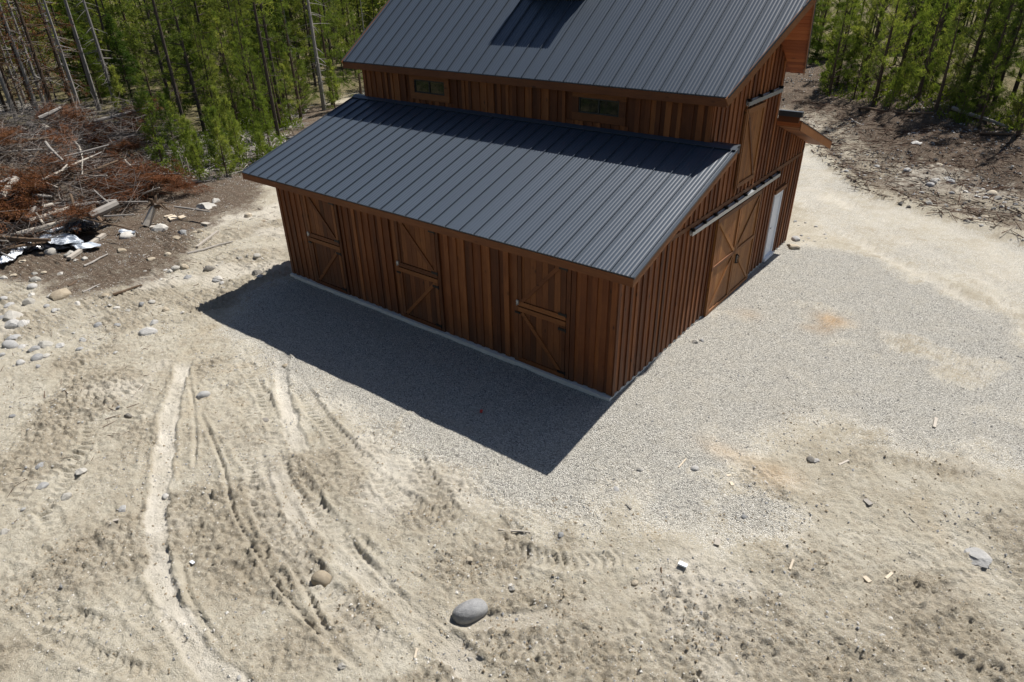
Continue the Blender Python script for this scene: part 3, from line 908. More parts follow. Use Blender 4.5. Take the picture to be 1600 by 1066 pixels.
# rear lean-to roof, seen only by its gable end
def lr_z(y): return ZE + SL * (W_ - y + EO)
deck = MB(); ya, yb_ = W1_ + W2_, W_ + EO
deck.hexa([(-L_ - OVL, ya, lr_z(ya) - .15), (OV - e, ya, lr_z(ya) - .15), (OV - e, yb_, lr_z(yb_) - .15), (-L_ - OVL, yb_, lr_z(yb_) - .15),
           (-L_ - OVL, ya, lr_z(ya) - .01), (OV - e, ya, lr_z(ya) - .01), (OV - e, yb_, lr_z(yb_) - .01), (-L_ - OVL, yb_, lr_z(yb_) - .01)])
roof3 = deck.build('rear_lean_to_roof', M['soffit'], barn)
s_ = MB(); s_.hexa([(-L_ - OVL, ya, lr_z(ya) - .01), (OV, ya, lr_z(ya) - .01), (OV, yb_, lr_z(yb_) - .01), (-L_ - OVL, yb_, lr_z(yb_) - .01),
                    (-L_ - OVL, ya, lr_z(ya) + .012), (OV, ya, lr_z(ya) + .012), (OV, yb_ + .01, lr_z(yb_ + .01) + .012), (-L_ - OVL, yb_ + .01, lr_z(yb_ + .01) + .012)])
s_.build('roof_sheet', M['roof_dark'], roof3)
for k in range(14):
    a = ya + .05 + k * (yb_ - ya - .1) / 14; b = a + (yb_ - ya - .1) / 14 - .008
    q = MB(); q.hexa([(.054, a, lr_z(a) - .170), (OV - e - .002, a, lr_z(a) - .170), (OV - e - .002, b, lr_z(b) - .170), (.054, b, lr_z(b) - .170),
                      (.054, a, lr_z(a) - .152), (OV - e - .002, a, lr_z(a) - .152), (OV - e - .002, b, lr_z(b) - .152), (.054, b, lr_z(b) - .152)])
    q.build('soffit_board', M['trim_x'], roof3)
rake(OV - e + .002, OV - .004, ya + .02, yb_, lr_z, .24, 'barge_board', 'slide_wood', .012)
q = MB(); q.box(.054, OV + .004, ya - .11, ya + .015, ZT - .09, ZT + .045); q.build('flashing_cap', M['roof_dark'], roof3)
q = MB(); q.box(.054, OV - .06, ya - .08, ya + .012, ZT - .24, ZT - .092); q.build('soffit_block', M['trim_x'], roof3)

# upper roof with the ridge flared out over the hay door
def up_z(y): return ZU + SU * ((y if y < YR else 2 * YR - y) - YU)
nu = Vector((0, -SU, 1)).normalized()
XLU = -L_ - OVL
def near_edge(x): return YU if x <= OU else YU + (YR - YU) * (x - OU) / (XR - OU)
deck = MB()
for (side) in (1, -1):
    Y = lambda y: y if side == 1 else 2 * YR - y
    for lo, hi in ((.15, .026),):
        A = [(XLU + e, Y(YU + e)), (OU - e, Y(YU + e)), (XR - e, Y(YR)), (XLU + e, Y(YR))]
        deck.hexa([(x, y, up_z(y) - lo) for x, y in A] + [(x, y, up_z(y) - hi) for x, y in A])
roof2 = deck.build('upper_roof', M['soffit'], barn)
UPW = .4135; seam0 = -2.38
fullu = panel_mesh(ribs(UPW), lambda x: YU, lambda x: YR, up_z, nu)
kmax = int(math.floor((XR - seam0) / UPW)); kmin = int(math.floor((XLU - seam0) / UPW))
for k in range(kmin, kmax + 1):
    x0 = seam0 + k * UPW; x1 = x0 + UPW
    if x0 >= XLU and x1 <= OU:
        o = link('roof_panel', fullu, roof2); o.location = (x0, 0, 0)
    else:
        pr = clip_prof([(x0 + a, h) for a, h in ribs(UPW)], max(x0, XLU), min(x1, XR))
        if x0 < OU < x1: pr = sorted(pr + [(OU, 0.)])
        link('roof_panel', panel_mesh(pr, near_edge, lambda x: YR, up_z, nu), roof2)
q = MB(); A = [(XLU, YR), (XR, YR), (OU, 2 * YR - YU), (XLU, 2 * YR - YU)]
q.hexa([(x, y, up_z(y) - .024) for x, y in A] + [(x, y, up_z(y) + .004) for x, y in A]); q.build('rear_roof_sheet', M['roof_dark'], roof2)
q = MB(); q.tube([(XLU, YR, ZR + .02), (XR, YR, ZR + .02)], [.07, .07], 8); q.build('ridge_cap', M['roof'], roof2)
f_ = MB(); f_.box(XLU + .012, OU - .012, YU - .012, YU + e - .002, ZU - .20, ZU - .026); f_.build('fascia_board', M['trim_x'], barn)
for side in (1, -1):
    Y = (lambda y: y) if side == 1 else (lambda y: 2 * YR - y)
    a = Vector((OU - .018, Y(YU - .008), ZU - .105)); b = Vector((XR - .018, YR, ZR - .105))
    q = MB(); q.bar(a, b, .024, .19, (0, 0, 1)); q.build('barge_board', M['trim_y'], barn)
    a = Vector((OU + .004, Y(YU - .008), ZU + .004)); b = Vector((XR + .004, YR, ZR + .004))
    q = MB(); q.bar(a, b, .018, .04, (0, 0, 1)); q.build('rake_trim', M['roof_dark'], roof2)
q = MB(); q.bar((XLU + .015, YU, ZU - .105), (XLU + .015, YR, ZR - .105), .024, .19); q.build('barge_board', M['trim_y'], barn)
q = MB(); q.bar((XLU - .004, YU, ZU + .004), (XLU - .004, YR, ZR + .004), .018, .04); q.build('rake_trim', M['roof'], roof2)
for side in (1, -1):                       # horizontal soffit boards under the flared overhang
    Y = (lambda y: y) if side == 1 else (lambda y: 2 * YR - y)
    nb = 22
    for k in range(nb):
        a = YU + .05 + k * (YR - YU - .06) / nb; b = a + (YR - YU - .06) / nb - .007
        xe = lambda y: OU + (XR - OU) * (y - YU) / (YR - YU) - .034
        q = MB()
        A = [(.054, Y(a)), (xe(a), Y(a)), (xe(b), Y(b)), (.054, Y(b))]
        dz = random.uniform(0, .003)
        q.hexa([(x, y, up_z(y) - .172 - dz) for x, y in A] + [(x, y, up_z(y) - .152) for x, y in A])
        q.build('soffit_board', M['soffit'], roof2)

# ---- cupola on the ridge
cup = MB(); cx0, cx1, cy0, cy1 = -6.34, -4.50, 5.56, 6.17
cup.box(cx0, cx1, cy0, cy1, 6.85, 7.78); cupo = cup.build('cupola', M['roof_dark'], barn)
for side in (0, 1):
    q = MB(); ya = cy0 - .48 if side == 0 else cy1 + .48; ym = (cy0 + cy1) / 2
    A = [(cx0 - .06, ya), (cx1 + .02, ya), (cx1 + .02, ym), (cx0 - .06, ym)]; zf = lambda y: 7.62 + .7 * abs(y - ya)
    q.hexa([(x, y, zf(y)) for x, y in A] + [(x, y, zf(y) + .06) for x, y in A]); q.build('cupola_roof', M['roof'], cupo)
for k in range(3):
    q = MB(); xa = cx0 + .12 + k * .57
    for j in range(5): q.hexa([(xa, cy0 - .05, 7.1 + j * .1), (xa + .46, cy0 - .05, 7.1 + j * .1), (xa + .46, cy0, 7.14 + j * .1), (xa, cy0, 7.14 + j * .1),
                               (xa, cy0 - .05, 7.12 + j * .1), (xa + .46, cy0 - .05, 7.12 + j * .1), (xa + .46, cy0, 7.16 + j * .1), (xa, cy0, 7.16 + j * .1)])
    q.build('louvre', M['roof_dark'], cupo)

# ---- Dutch doors in the front wall
def plank_leaf(name, x0, x1, z0, z1, brace, rails, label=None):
    lf = MB(); lf.box(x0, x1, -.012, -.002, z0, z1); leaf = lf.build(name, M['door_wood'], barn)
    if label: leaf['label'] = label
    n = 8; w = (x1 - x0) / n
    for k in range(n): board_x(leaf, x0 + k * w + .003, x0 + (k + 1) * w - .003, -.0125, z0 + .005, z1 - .005, .012 + random.uniform(0, .004), 'plank', 'door_wood')
    for zr in rails: q = MB(); q.box(-(x1 - x0) / 2, (x1 - x0) / 2, -.03, 0, -.055, .055); o = q.build('rail', M['trim_x'], leaf); o.location = ((x0 + x1) / 2, -.03, zr)
    for xs in (x0 + .05, x1 - .05):
        q = MB(); q.box(-.045, .045, -.028, 0, 0, z1 - z0 - .24 if len(rails) > 1 else z1 - z0 - .13); o = q.build('stile', M['door_wood'], leaf); o.location = (xs, -.03, z0 + (.12 if len(rails) > 1 or rails[0] < (z0 + z1) / 2 else .01))
    (xa, za), (xb, zb) = brace
    q = MB(); q.bar((xa, -.0435, za), (xb, -.0435, zb), .026, .085, (0, 0, 1) if abs(xb - xa) > .2 else (1, 0, 0)); q.build('brace', M['trim_x'], leaf)
    return leaf
def hinge(leaf, x, z, sgn):
    q = MB(); q.box(0, .20 * sgn if sgn > 0 else 0, -.008, 0, -.03, .03) if sgn > 0 else q.box(-.20, 0, -.008, 0, -.03, .03)
    q.tube([(0, -.01, -.045), (0, -.01, .045)], [.014, .014], 6)
    o = q.build('strap_hinge', M['iron'], leaf); o.location = (x, -.062, z)
ZM = 1.42
for i, (x0, x1) in enumerate(DOORS):
    jf = MB(); jf.box(x0 - .012, x1 + .012, -.002, .0, 0, .02)
    for xa, xb in ((x0 - .125, x0 - .012), (x1 + .012, x1 + .105)):
        q = MB(); q.box(-(xb - xa) / 2, (xb - xa) / 2, -.052, 0, 0, 2.86); o = q.build('door_post', M['trim_x'] if False else M['door_wood'], front); o.location = ((xa + xb) / 2, -.001, -.02)
    up_brace = ((x0 + .12, 2.72), (x1 - .1, ZM + .14)) if i < 2 else ((x1 - .12, 2.70), (x0 + .1, ZM + .13))
    lo_brace = ((x1 - .1, ZM - .14), (x0 + .12, .12)) if i < 2 else ((x0 + .1, ZM - .15), (x1 - .12, .12))
    u_ = plank_leaf('upper_door_leaf', x0, x1, ZM + .012, 2.84, up_brace, [ZM + .07])
    l_ = plank_leaf('lower_door_leaf', x0, x1, -.02, ZM - .012, lo_brace, [ZM - .07, .04])
    for lf, zz in ((u_, (1.56, 2.62)), (l_, (1.20, .12))):
        for z in zz: hinge(lf, x1 + .02, z, -1)
    q = MB(); q.box(-.03, .03, -.03, 0, -.05, .05); q.tube([(0, -.035, -.07), (0, -.06, -.03), (0, -.06, .03), (0, -.035, .07)], [.010] * 4, 6)
    o = q.build('latch', M['galv'], u_); o.location = (x0 + .0, -.061, ZM + .10)
    q = MB(); q.box(-.07, .07, -.018, 0, -.02, .02); o = q.build('bolt', M['iron'], l_); o.location = (x0 - .01, -.061, ZM - .16)

# ---- clerestory windows
for x0, x1 in WINS:
    z0, z1 = 4.70, 5.36; y = W1_
    q = MB(); q.box(x0, x1, -.004, -.001, 0, z1 - z0); win = q.build('window', M['sash'], barn); win.location = (0, y - .0, z0)
    fx, fz0, fz1 = .175, .20, .125
    for a, b, c, d in ((x0, x1, z1 - fz1, z1), (x0, x1, z0, z0 + fz0 - .02), (x0, x0 + fx, z0 + fz0 - .02, z1 - fz1), (x1 - fx, x1, z0 + fz0 - .02, z1 - fz1)):
        q = MB(); q.box(a, b, -.055, -.004, c - z0, d - z0); q.build('window_trim', M['trim_x'], win)
    gx0, gx1, gz0, gz1 = x0 + fx, x1 - fx, fz0 - .02, z1 - fz1 - z0; xm = (gx0 + gx1) / 2
    q = MB()
    for a, b, c, d in ((gx0, gx1, gz1 - .03, gz1), (gx0, gx1, gz0, gz0 + .03), (gx0, gx0 + .03, gz0 + .03, gz1 - .03), (gx1 - .03, gx1, gz0 + .03, gz1 - .03), (xm - .018, xm + .018, gz0 + .03, gz1 - .03)):
        q.box(a, b, -.04, -.005, c, d)
    q.build('window_frame', M['sash'], win)
    for a, b in ((gx0 + .03, xm - .018), (xm + .018, gx1 - .03)):
        q = MB(); q.box(a, b, -.016, -.010, gz0 + .03, gz1 - .03); q.build('pane', M['glass'], win)

# ---- sliding doors in the gable
def slide_leaf(y0, y1, z0, z1, x, diag):
    q = MB(); q.box(x, x + .012, y0, y1, z0, z1); leaf = q.build('sliding_door', M['slide_wood'], barn)
    n = 10; w = (y1 - y0) / n
    for k in range(n): board_y(leaf, y0 + k * w + .002, y0 + (k + 1) * w - .002, x + .012, z0 + .004, z1 - .004, z1 - .004, .014 + random.uniform(0, .002), 'plank', 'slide_wood')
    zm = (z0 + z1) / 2
    for zz, h in ((z0 + .05, .045), (zm, .045), (z1 - .06, .055)):
        q = MB(); q.box(0, .028, -(y1 - y0) / 2, (y1 - y0) / 2, -h, h); o = q.build('rail', M['trim_y'], leaf); o.location = (x + .029, (y0 + y1) / 2, zz)
    for yy in (y0 + .045, y1 - .045):
        for za, zb in ((z0 + .10, zm - .05), (zm + .05, z1 - .12)):
            q = MB(); q.box(0, .026, -.042, .042, 0, zb - za); o = q.build('stile', M['slide_wood'], leaf); o.location = (x + .029, yy, za)
    for (ya, za, yb, zb) in diag:
        q = MB(); q.bar((x + .042, ya, za), (x + .042, yb, zb), .024, .08); q.build('brace', M['slide_wood'], leaf)
    return leaf
SX = .056
zb, zt_ = -.06, 2.60; zm = (zb + zt_) / 2
s1 = slide_leaf(4.60, 6.10, zb, zt_, SX, [(4.72, zt_ - .14, 6.02, zm + .06), (4.72, zb + .1, 6.02, zm - .06)])
s2 = slide_leaf(6.12, 7.56, zb, zt_, SX, [(7.48, zt_ - .14, 6.2, zm + .06), (7.48, zb + .1, 6.2, zm - .06)])
q = MB(); q.box(0, .03, -.05, .05, -.12, .12); q.tube([(.03, 0, -.12), (.075, 0, -.09), (.075, 0, .09), (.03, 0, .12)], [.014] * 4, 6)
o = q.build('handle', M['iron'], s2); o.location = (SX + .056, 6.26, 1.02)
def track(y0, y1, z, label=None):
    q = MB(); q.box(.058, .075, y0, y1, z - .02, z + .07); q.box(.075, .135, y0, y1, z + .035, z + .052); q.box(.118, .135, y0, y1, z - .045, z + .035); q.box(.075, .082, y0, y1, z - .045, z - .02)
    t = q.build('sliding_track', M['galv'], barn)
    n = int((y1 - y0) / .6)
    for k in range(n + 1):
        yy = y0 + .08 + k * (y1 - y0 - .16) / n
        q = MB(); q.box(.0, .10, -.03, .03, -.025, .035); o = q.build('track_bracket', M['iron'], t); o.location = (.052, yy, z + .075)
track(3.02, 8.86, 2.70)
track(5.40, 7.74, 5.12)
# hay door
h0, h1, hz0, hz1 = 5.50, 6.66, 3.12, 5.00
q = MB(); q.box(.056, .068, h0, h1, hz0, hz1); hay = q.build('hay_door', M['slide_wood'], barn)
for k in range(8):
    w = (h1 - h0) / 8; board_y(hay, h0 + k * w + .002, h0 + (k + 1) * w - .002, .068, hz0 + .004, hz1 - .004, hz1 - .004, .013 + random.uniform(0, .002), 'plank', 'slide_wood')
for zz, h in ((hz0 + .06, .055), (hz1 - .06, .06)):
    q = MB(); q.box(0, .028, -(h1 - h0) / 2, (h1 - h0) / 2, -h, h); o = q.build('rail', M['trim_y'], hay); o.location = (.084, (h0 + h1) / 2, zz)
for yy in (h0 + .045, h1 - .045):
    q = MB(); q.box(0, .026, -.042, .042, 0, hz1 - hz0 - .24); o = q.build('stile', M['slide_wood'], hay); o.location = (.084, yy, hz0 + .12)
q = MB(); q.bar((.098, h0 + .1, hz1 - .14), (.098, h1 - .12, hz0 + .14), .024, .085); q.build('brace', M['trim_y'], hay)
q = MB(); q.box(.052, .10, h0 - .07, h0 - .012, hz0 - .1, hz1); q.build('door_stop', M['trim_y'], barn)

# white walk-in door
q = MB(); q.box(.0, .016, MAN[0] + .05, MAN[1] - .05, .06, 2.03); md = q.build('walk_in_door', M['white_paint'], barn)
for (a, b, c, d) in ((MAN[0], MAN[0] + .05, .06, 2.08), (MAN[1] - .05, MAN[1], .06, 2.08), (MAN[0] + .05, MAN[1] - .05, 2.03, 2.08)):
    q = MB(); q.box(-.06, .055, a, b, c, d); q.build('door_jamb', M['white_paint'], md)
q = MB(); q.box(-.06, .11, MAN[0] - .04, MAN[1] + .04, -.03, .058); q.build('door_sill', M['white_paint'], md)
for z0, z1 in ((.2, .95), (1.1, 1.9)):
    q = MB(); q.box(.0162, .024, MAN[0] + .17, MAN[1] - .17, z0, z1); q.build('door_panel', M['white_paint'], md)
q = MB(); q.tube([(.016, 0, 0), (.07, 0, 0)], [.014, .03], 8); o = q.build('door_knob', M['galv'], md); o.location = (0, MAN[0] + .12, 1.0)
for (a, b, c, d) in ((MAN[0] - .09, MAN[1] + .12, 2.085, 2.20),):
    q = MB(); q.box(.0, .10, a, b, c, d); q.build('door_header', M['trim_y'], barn)

# ------------------------------------------------------------------ stones
def ico(sub):
    import bmesh
    bm = bmesh.new(); bmesh.ops.create_icosphere(bm, subdivisions=sub, radius=.5)
    V = np.array([v.co[:] for v in bm.verts]); F = np.array([[v.index for v in f.verts] for f in bm.faces]); bm.free()
    return V, F
_ico = {2: ico(2), 3: ico(3)}
def stone_mesh(seed, sub, mat, flat=.62, angular=.5, smooth=True):
    V, F = _ico[sub]; r = np.random.default_rng(seed); V = V.copy()
    for _ in range(7 if angular > .3 else 4):                       # chop flat facets
        n = r.normal(size=3); n /= np.linalg.norm(n); d = r.uniform(.30, .44)
        k = V @ n - d; V -= np.outer(np.maximum(k, 0) * angular * 1.6, n)
    n = np.sin(V @ r.normal(size=(3, 3)) * 5 + r.uniform(0, 6, 3)).sum(1) * .035
    V *= (1 + n)[:, None]
    V *= np.array([1, r.uniform(.66, .9), flat * r.uniform(.85, 1.15)])
    return np_mesh('stone', V, F, mat, smooth)
SM = {}
for mk in ('stone', 'stone_pale', 'stone_tan', 'stone_dark'):
    SM[mk] = [stone_mesh(100 + 13 * k + len(mk), 3 if k < 3 else 2, M[mk], (.62, .7, .5, .6, .45)[k], (.2, .65, .9, .6, .9)[k], k in (0,)) for k in range(5)]
def put_stone(x, y, d, mat='stone', label=None, group=None, var=None, rz=None, sink=.29, name='stone', stretch=(1, 1, 1)):
    me = SM[mat][random.randrange(5) if var is None else var]
    o = link(name, me); z = ground_z(x, y)
    o.scale = (d * stretch[0], d * stretch[1], d * stretch[2] * random.uniform(.85, 1.1))
    o.location = (x, y, z + d * stretch[2] * (.30 - sink)); o.rotation_euler = (random.uniform(-.15, .15), random.uniform(-.15, .15), random.uniform(0, 6.28) if rz is None else rz)
    return tag(o, label, 'stone', group)

STONES = [(1.071, -5.831, 0.51, 'stone', 'large smooth grey boulder lying in the churned dirt in the foreground', 0),
 (-1.23, -6.731, 0.343, 'stone_tan', 'round tan stone half sunk beside the ruts in the foreground', 0),
 (6.771, -0.243, 0.437, 'stone', 'flat grey slab of rock alone on the dirt at the right', 2),
 (-11.716, -4.295, 0.495, 'stone', 'grey stone alone on the dirt left of the barn shadow tip', 1),
 (-7.205, -3.137, 0.231, 'stone_tan', 'small brown stone at the top end of the right wheel track', 0),
 (-7.532, -5.094, 0.321, 'stone', 'rough grey stone standing right of the curving pale wheel track', 1),
 (-5.105, -7.23, 0.176, 'stone', 'small blue grey stone lying in the curving pale wheel track', 1),
 (-7.761, -8.31, 0.294, 'stone', 'grey stone just above a flat bluish one on the left dirt', 3),
 (-7.105, -8.511, 0.253, 'stone', 'flat bluish stone just below a grey one on the left dirt', 4),
 (-5.336, -7.882, 0.204, 'stone', 'grey wedge shaped stone left of the pale wheel track', 4),
 (-5.597, -4.801, 0.176, 'stone_dark', 'dark round stone between the two pale wheel tracks', 0),
 (-8.131, -6.48, 0.177, 'stone_dark', 'small dark rock casting a shadow on the left dirt', 1),
 (-6.377, -9.377, 0.199, 'stone_pale', 'pale stone near the left border of the dirt yard', 1),
 (1.457, -2.29, 0.167, 'stone', 'small grey stone on the gravel edge below the barn shadow', 1),
 (2.336, -0.938, 0.177, 'stone', 'dark grey cobble on the gravel right of the barn shadow', 0),
 (1.553, -1.587, 0.148, 'stone_pale', 'pale stone on gravel left of the dark grey cobble', 3),
 (3.971, 0.589, 0.175, 'stone_dark', 'darker of two cobbles lying together on the dirt strip', 0),
 (4.066, 0.629, 0.162, 'stone', 'lighter of two cobbles lying together on the dirt strip', 3),
 (3.516, -1.572, 0.119, 'stone', 'small grey stone just below the gravel edge', 0),
 (2.707, -3.893, 0.148, 'stone_tan', 'smooth tan cobble on the dirt right of the large boulder', 0),
 (1.286, -3.811, 0.133, 'stone', 'blue grey stone beside the dry stick in the foreground', 1),
 (0.387, -5.079, 0.151, 'stone_tan', 'tan rock above the large boulder', 2),
 (1.267, -5.095, 0.136, 'stone_pale', 'pale chip of rock right of the large boulder', 2),
 (0.446, 3.242, 0.212, 'stone_pale', 'pale rock on the gravel in front of the sliding doors', 1),
 (0.532, 3.423, 0.147, 'stone', 'grey rock touching the pale one before the sliding doors', 1),
 (0.244, 11.549, 0.4, 'stone', 'grey boulder by the rear corner of the barn', 1),
 (0.376, 10.803, 0.503, 'stone_tan', 'flat tan rock by the rear corner of the barn', 2),
 (-20.494, 2.468, 0.837, 'stone_pale', 'broad pale slab lying at the right end of the slash pile', 2),
 (-20.802, 3.081, 0.453, 'stone_pale', 'upright pale block beside the slab at the end of the slash pile', 1),
 (-16.356, -4.692, 0.714, 'stone_tan', 'flat tan slab among the small rubble left of the yard', 2),
 (-15.974, -6.081, 0.742, 'stone_pale', 'big pale flat rock near the left border below the plastic sheet', 3),
 (-15.103, -6.12, 0.446, 'stone', 'grey cobble just below the big pale rock at the left border', 3),
 (-14.362, -0.998, 0.44, 'stone_dark', 'dark knobbly rock on the sand left of the barn corner', 1),
 (-13.326, -1.32, 0.332, 'stone', 'grey rock just below the dark knobbly one', 4),
 (-12.42, -0.474, 0.392, 'stone_dark', 'flat dark slate piece near the barn corner on the left', 4),
 (1.539, -6.381, 0.097, 'stone_pale', 'pale pebble at the bottom edge below the large boulder', 3),
 (0.227, -7.502, 0.139, 'stone_pale', 'white angular rock at the bottom edge of the dirt', 2),
 (-4.416, -2.205, 0.12, 'stone', 'small grey pebble inside the barn shadow', 3),
 (1.315, 24.879, 0.588, 'stone', 'flat pale topped rock in the middle of the soil bank', 2),
 (-0.51, 20.874, 0.265, 'stone', 'grey cobble at the near end of the bank close to the road', 1),
 (2.76, 20.28, 0.35, 'stone', 'rounded grey boulder low on the bank below the pair of rocks', 0),
 (1.707, 21.438, 0.388, 'stone', 'grey rock of the pair on the middle of the bank', 1),
 (4.831, 20.538, 0.494, 'stone_tan', 'largest tan boulder in the rock heap at the right of the bank', 0),
 (5.084, 19.942, 0.393, 'stone_pale', 'white angular rock touching the largest tan boulder', 1),
 (3.815, 29.199, 0.325, 'stone_pale', 'white stone high on the bank below the trees', 2)]      # x, y, size, material, label
for x, y, d, mk, lab, var in STONES:
    if 'large smooth grey boulder' in lab: SM['stone'].append(stone_mesh(781, 3, M['boulder'], .8, .16, True)); put_stone(x, y, d * .95, 'stone', lab, None, 5, math.radians(62), .2, 'boulder', (1.15, .95, .85))
    elif 'round tan stone half' in lab: SM['stone_tan'].append(stone_mesh(780, 3, M['stone_tan'], .9, .3, True)); put_stone(x, y, d, mk, lab, None, 5, .4, .06)
    else: put_stone(x, y, d, mk, lab, None, var)
GST = []
GSTONES = [('rocks clustered at the left border', 'grey or pale rock in the cluster at the left border of the yard', [(-15.333, -6.305, 0.513, 'stone'),
 (-14.465, -6.6, 0.463, 'stone'),
 (-14.037, -6.806, 0.454, 'stone'),
 (-13.245, -6.519, 0.363, 'stone'),
 (-13.243, -6.251, 0.411, 'stone_pale'),
 (-12.647, -6.649, 0.353, 'stone'),
 (-12.595, -6.458, 0.199, 'stone_pale'),
 (-13.728, -6.644, 0.268, 'stone'),
 (-13.599, -7.127, 0.177, 'stone'),
 (-12.728, -6.98, 0.285, 'stone'),
 (-15.137, -6.089, 0.382, 'stone'),
 (-16.923, -5.888, 0.375, 'stone'),
 (-16.554, -5.471, 0.405, 'stone_pale'),
 (-18.158, -4.706, 0.397, 'stone_pale'),
 (-17.658, -4.979, 0.389, 'stone'),
 (-17.504, -5.814, 0.279, 'stone'),
 (-12.143, -6.805, 0.138, 'stone'),
 (-15.397, -5.227, 0.259, 'stone'),
 (-15.151, -4.672, 0.161, 'stone_pale'),
 (-16.159, -6.315, 0.397, 'stone'),
 (-13.257, -4.928, 0.268, 'stone'),
 (-16.387, -4.658, 0.542, 'stone_pale'),
 (-16.556, -4.879, 0.305, 'stone_pale'),
 (-12.87, -6.032, 0.26, 'stone'),
 (-12.28, -5.799, 0.197, 'stone')]),
 ('stones below the plastic sheet', 'rounded pale stone just below the plastic sheet', [(-20.398, -3.437, 0.443, 'stone_pale'),
 (-19.643, -3.107, 0.482, 'stone_pale'),
 (-18.715, -4.31, 0.258, 'stone_tan'),
 (-18.251, -3.989, 0.273, 'stone_pale'),
 (-18.882, -2.974, 0.281, 'stone_pale'),
 (-19.053, -3.197, 0.235, 'stone_pale'),
 (-18.899, -4.511, 0.231, 'stone_pale'),
 (-19.17, -5.005, 0.279, 'stone_tan'),
 (-19.168, -5.259, 0.278, 'stone_pale'),
 (-20.231, -4.374, 0.242, 'stone_tan')]),
 ('stones on the grey soil left of the barn', 'pale stone on the grey soil between slash pile and barn', [(-18.551, -1.893, 0.423, 'stone_tan'),
 (-16.878, -1.674, 0.401, 'stone_tan'),
 (-16.746, -1.131, 0.268, 'stone_tan'),
 (-18.024, -0.134, 0.359, 'stone_tan'),
 (-15.193, -1.395, 0.337, 'stone_tan'),
 (-14.306, -1.752, 0.284, 'stone'),
 (-15.324, -1.623, 0.295, 'stone_pale'),
 (-15.313, -1.821, 0.252, 'stone_pale'),
 (-13.443, -3.332, 0.229, 'stone_pale'),
 (-13.508, -3.588, 0.268, 'stone'),
 (-12.657, -3.344, 0.222, 'stone_tan'),
 (-12.19, -3.908, 0.289, 'stone'),
 (-15.028, -2.268, 0.206, 'stone_pale'),
 (-15.098, -3.915, 0.259, 'stone_tan'),
 (-15.226, -4.672, 0.242, 'stone_pale'),
 (-18.083, 0.559, 0.238, 'stone_tan'),
 (-17.928, 0.743, 0.238, 'stone_tan'),
 (-19.791, -1.071, 0.595, 'stone_pale'),
 (-17.964, 2.774, 0.345, 'stone_tan'),
 (-18.393, 0.286, 0.482, 'stone'),
 (-19.404, -0.019, 0.696, 'stone_pale'),
 (-13.477, -4.024, 0.228, 'stone_pale'),
 (-13.955, -4.115, 0.216, 'stone_pale'),
 (-12.839, -4.599, 0.22, 'stone'),
 (-14.461, 0.159, 0.236, 'stone_pale'),
 (-13.358, -1.253, 0.396, 'stone_pale')]),
 ('rocks heaped on the bank', 'grey rock in the heap at the right of the soil bank', [(3.566, 19.841, 0.253, 'stone'),
 (4.031, 20.16, 0.313, 'stone'),
 (4.417, 19.902, 0.253, 'stone'),
 (4.714, 19.84, 0.253, 'stone'),
 (3.349, 20.966, 0.417, 'stone'),
 (4.504, 16.778, 0.249, 'stone_pale'),
 (4.452, 21.005, 0.24, 'stone_pale'),
 (4.687, 20.445, 0.233, 'stone'),
 (5.329, 19.341, 0.205, 'stone'),
 (5.314, 18.873, 0.222, 'stone_pale'),
 (5.512, 18.705, 0.177, 'stone'),
 (5.096, 18.699, 0.199, 'stone_pale'),
 (4.357, 20.449, 0.187, 'stone'),
 (3.125, 21.2, 0.263, 'stone_pale'),
 (2.895, 20.813, 0.213, 'stone'),
 (4.837, 21.812, 0.195, 'stone_pale'),
 (4.795, 17.323, 0.17, 'stone'),
 (5.668, 19.106, 0.201, 'stone')])]    # group name, label, stones
for grp, lab, ss in GSTONES:
    for x, y, d, mk in ss: GST.append((put_stone(x, y, d, mk, lab, grp), x, y, {'stone': 'grey rock', 'stone_pale': 'pale rock', 'stone_tan': 'tan rock', 'stone_dark': 'dark rock'}[mk]))
STP = []
def scatter(n, region, dmin, dmax, mats, lab, grp, minbarn=.4):
    k = 0
    while k < n:
        x, y = region()
        if -L_ - minbarn < x < minbarn and -minbarn < y < W_ + minbarn: continue
        d = dmin * (dmax / dmin) ** (random.random() ** 2.2)
        mk = random.choice(mats); STP.append((put_stone(x, y, d, mk, lab, grp), x, y, {'stone': 'grey stone', 'stone_pale': 'pale stone', 'stone_tan': 'tan stone', 'stone_dark': 'dark stone'}[mk])); k += 1

def in_poly(P):
    P = np.array(P); lo, hi = P.min(0), P.max(0)
    while True:
        x, y = random.uniform(lo[0], hi[0]), random.uniform(lo[1], hi[1])
        if poly_sd(np.array([x]), np.array([y]), P)[0] > 0: return x, y
R_LEFT = [(-18.516, -5.599), (-15.585, -4.549), (-14.666, -2.273), (-14.187, 0.612), (-11.122, -0.466), (-12.185, -2.203), (-9.963, -4.702), (-6.589, -6.696), (-5.997, -9.576)]
R_FOOT = [(-21.575, -4.611), (-20.523, -1.649), (-21.46, 3.234), (-19.885, 5.326), (-13.416, 1.094), (-14.666, -2.273), (-15.585, -4.549), (-18.516, -5.599)]
R_BANK = [(-3.006, 24.457), (-0.134, 23.414), (5.652, 22.617), (6.219, 15.907), (3.873, 16.957), (0.534, 18.441)]
R_BANKALL = [(-7.856, 36.591), (-2.882, 32.434), (5.211, 26.405), (6.219, 15.907), (3.873, 16.957), (0.534, 18.441), (-3.27, 24.722)]
R_YARD = [(-6.488, -6.617), (-4.966, -3.854), (0.006, -3.839), (3.736, -1.632), (7.189, 2.052), (7.515, -2.207), (-3.372, -10.439), (-5.997, -9.576)]
R_CORNER = [(-0.858, 14.941), (-0.09, 14.071), (1.112, 12.672), (0.713, 11.294), (0.218, 11.299)]

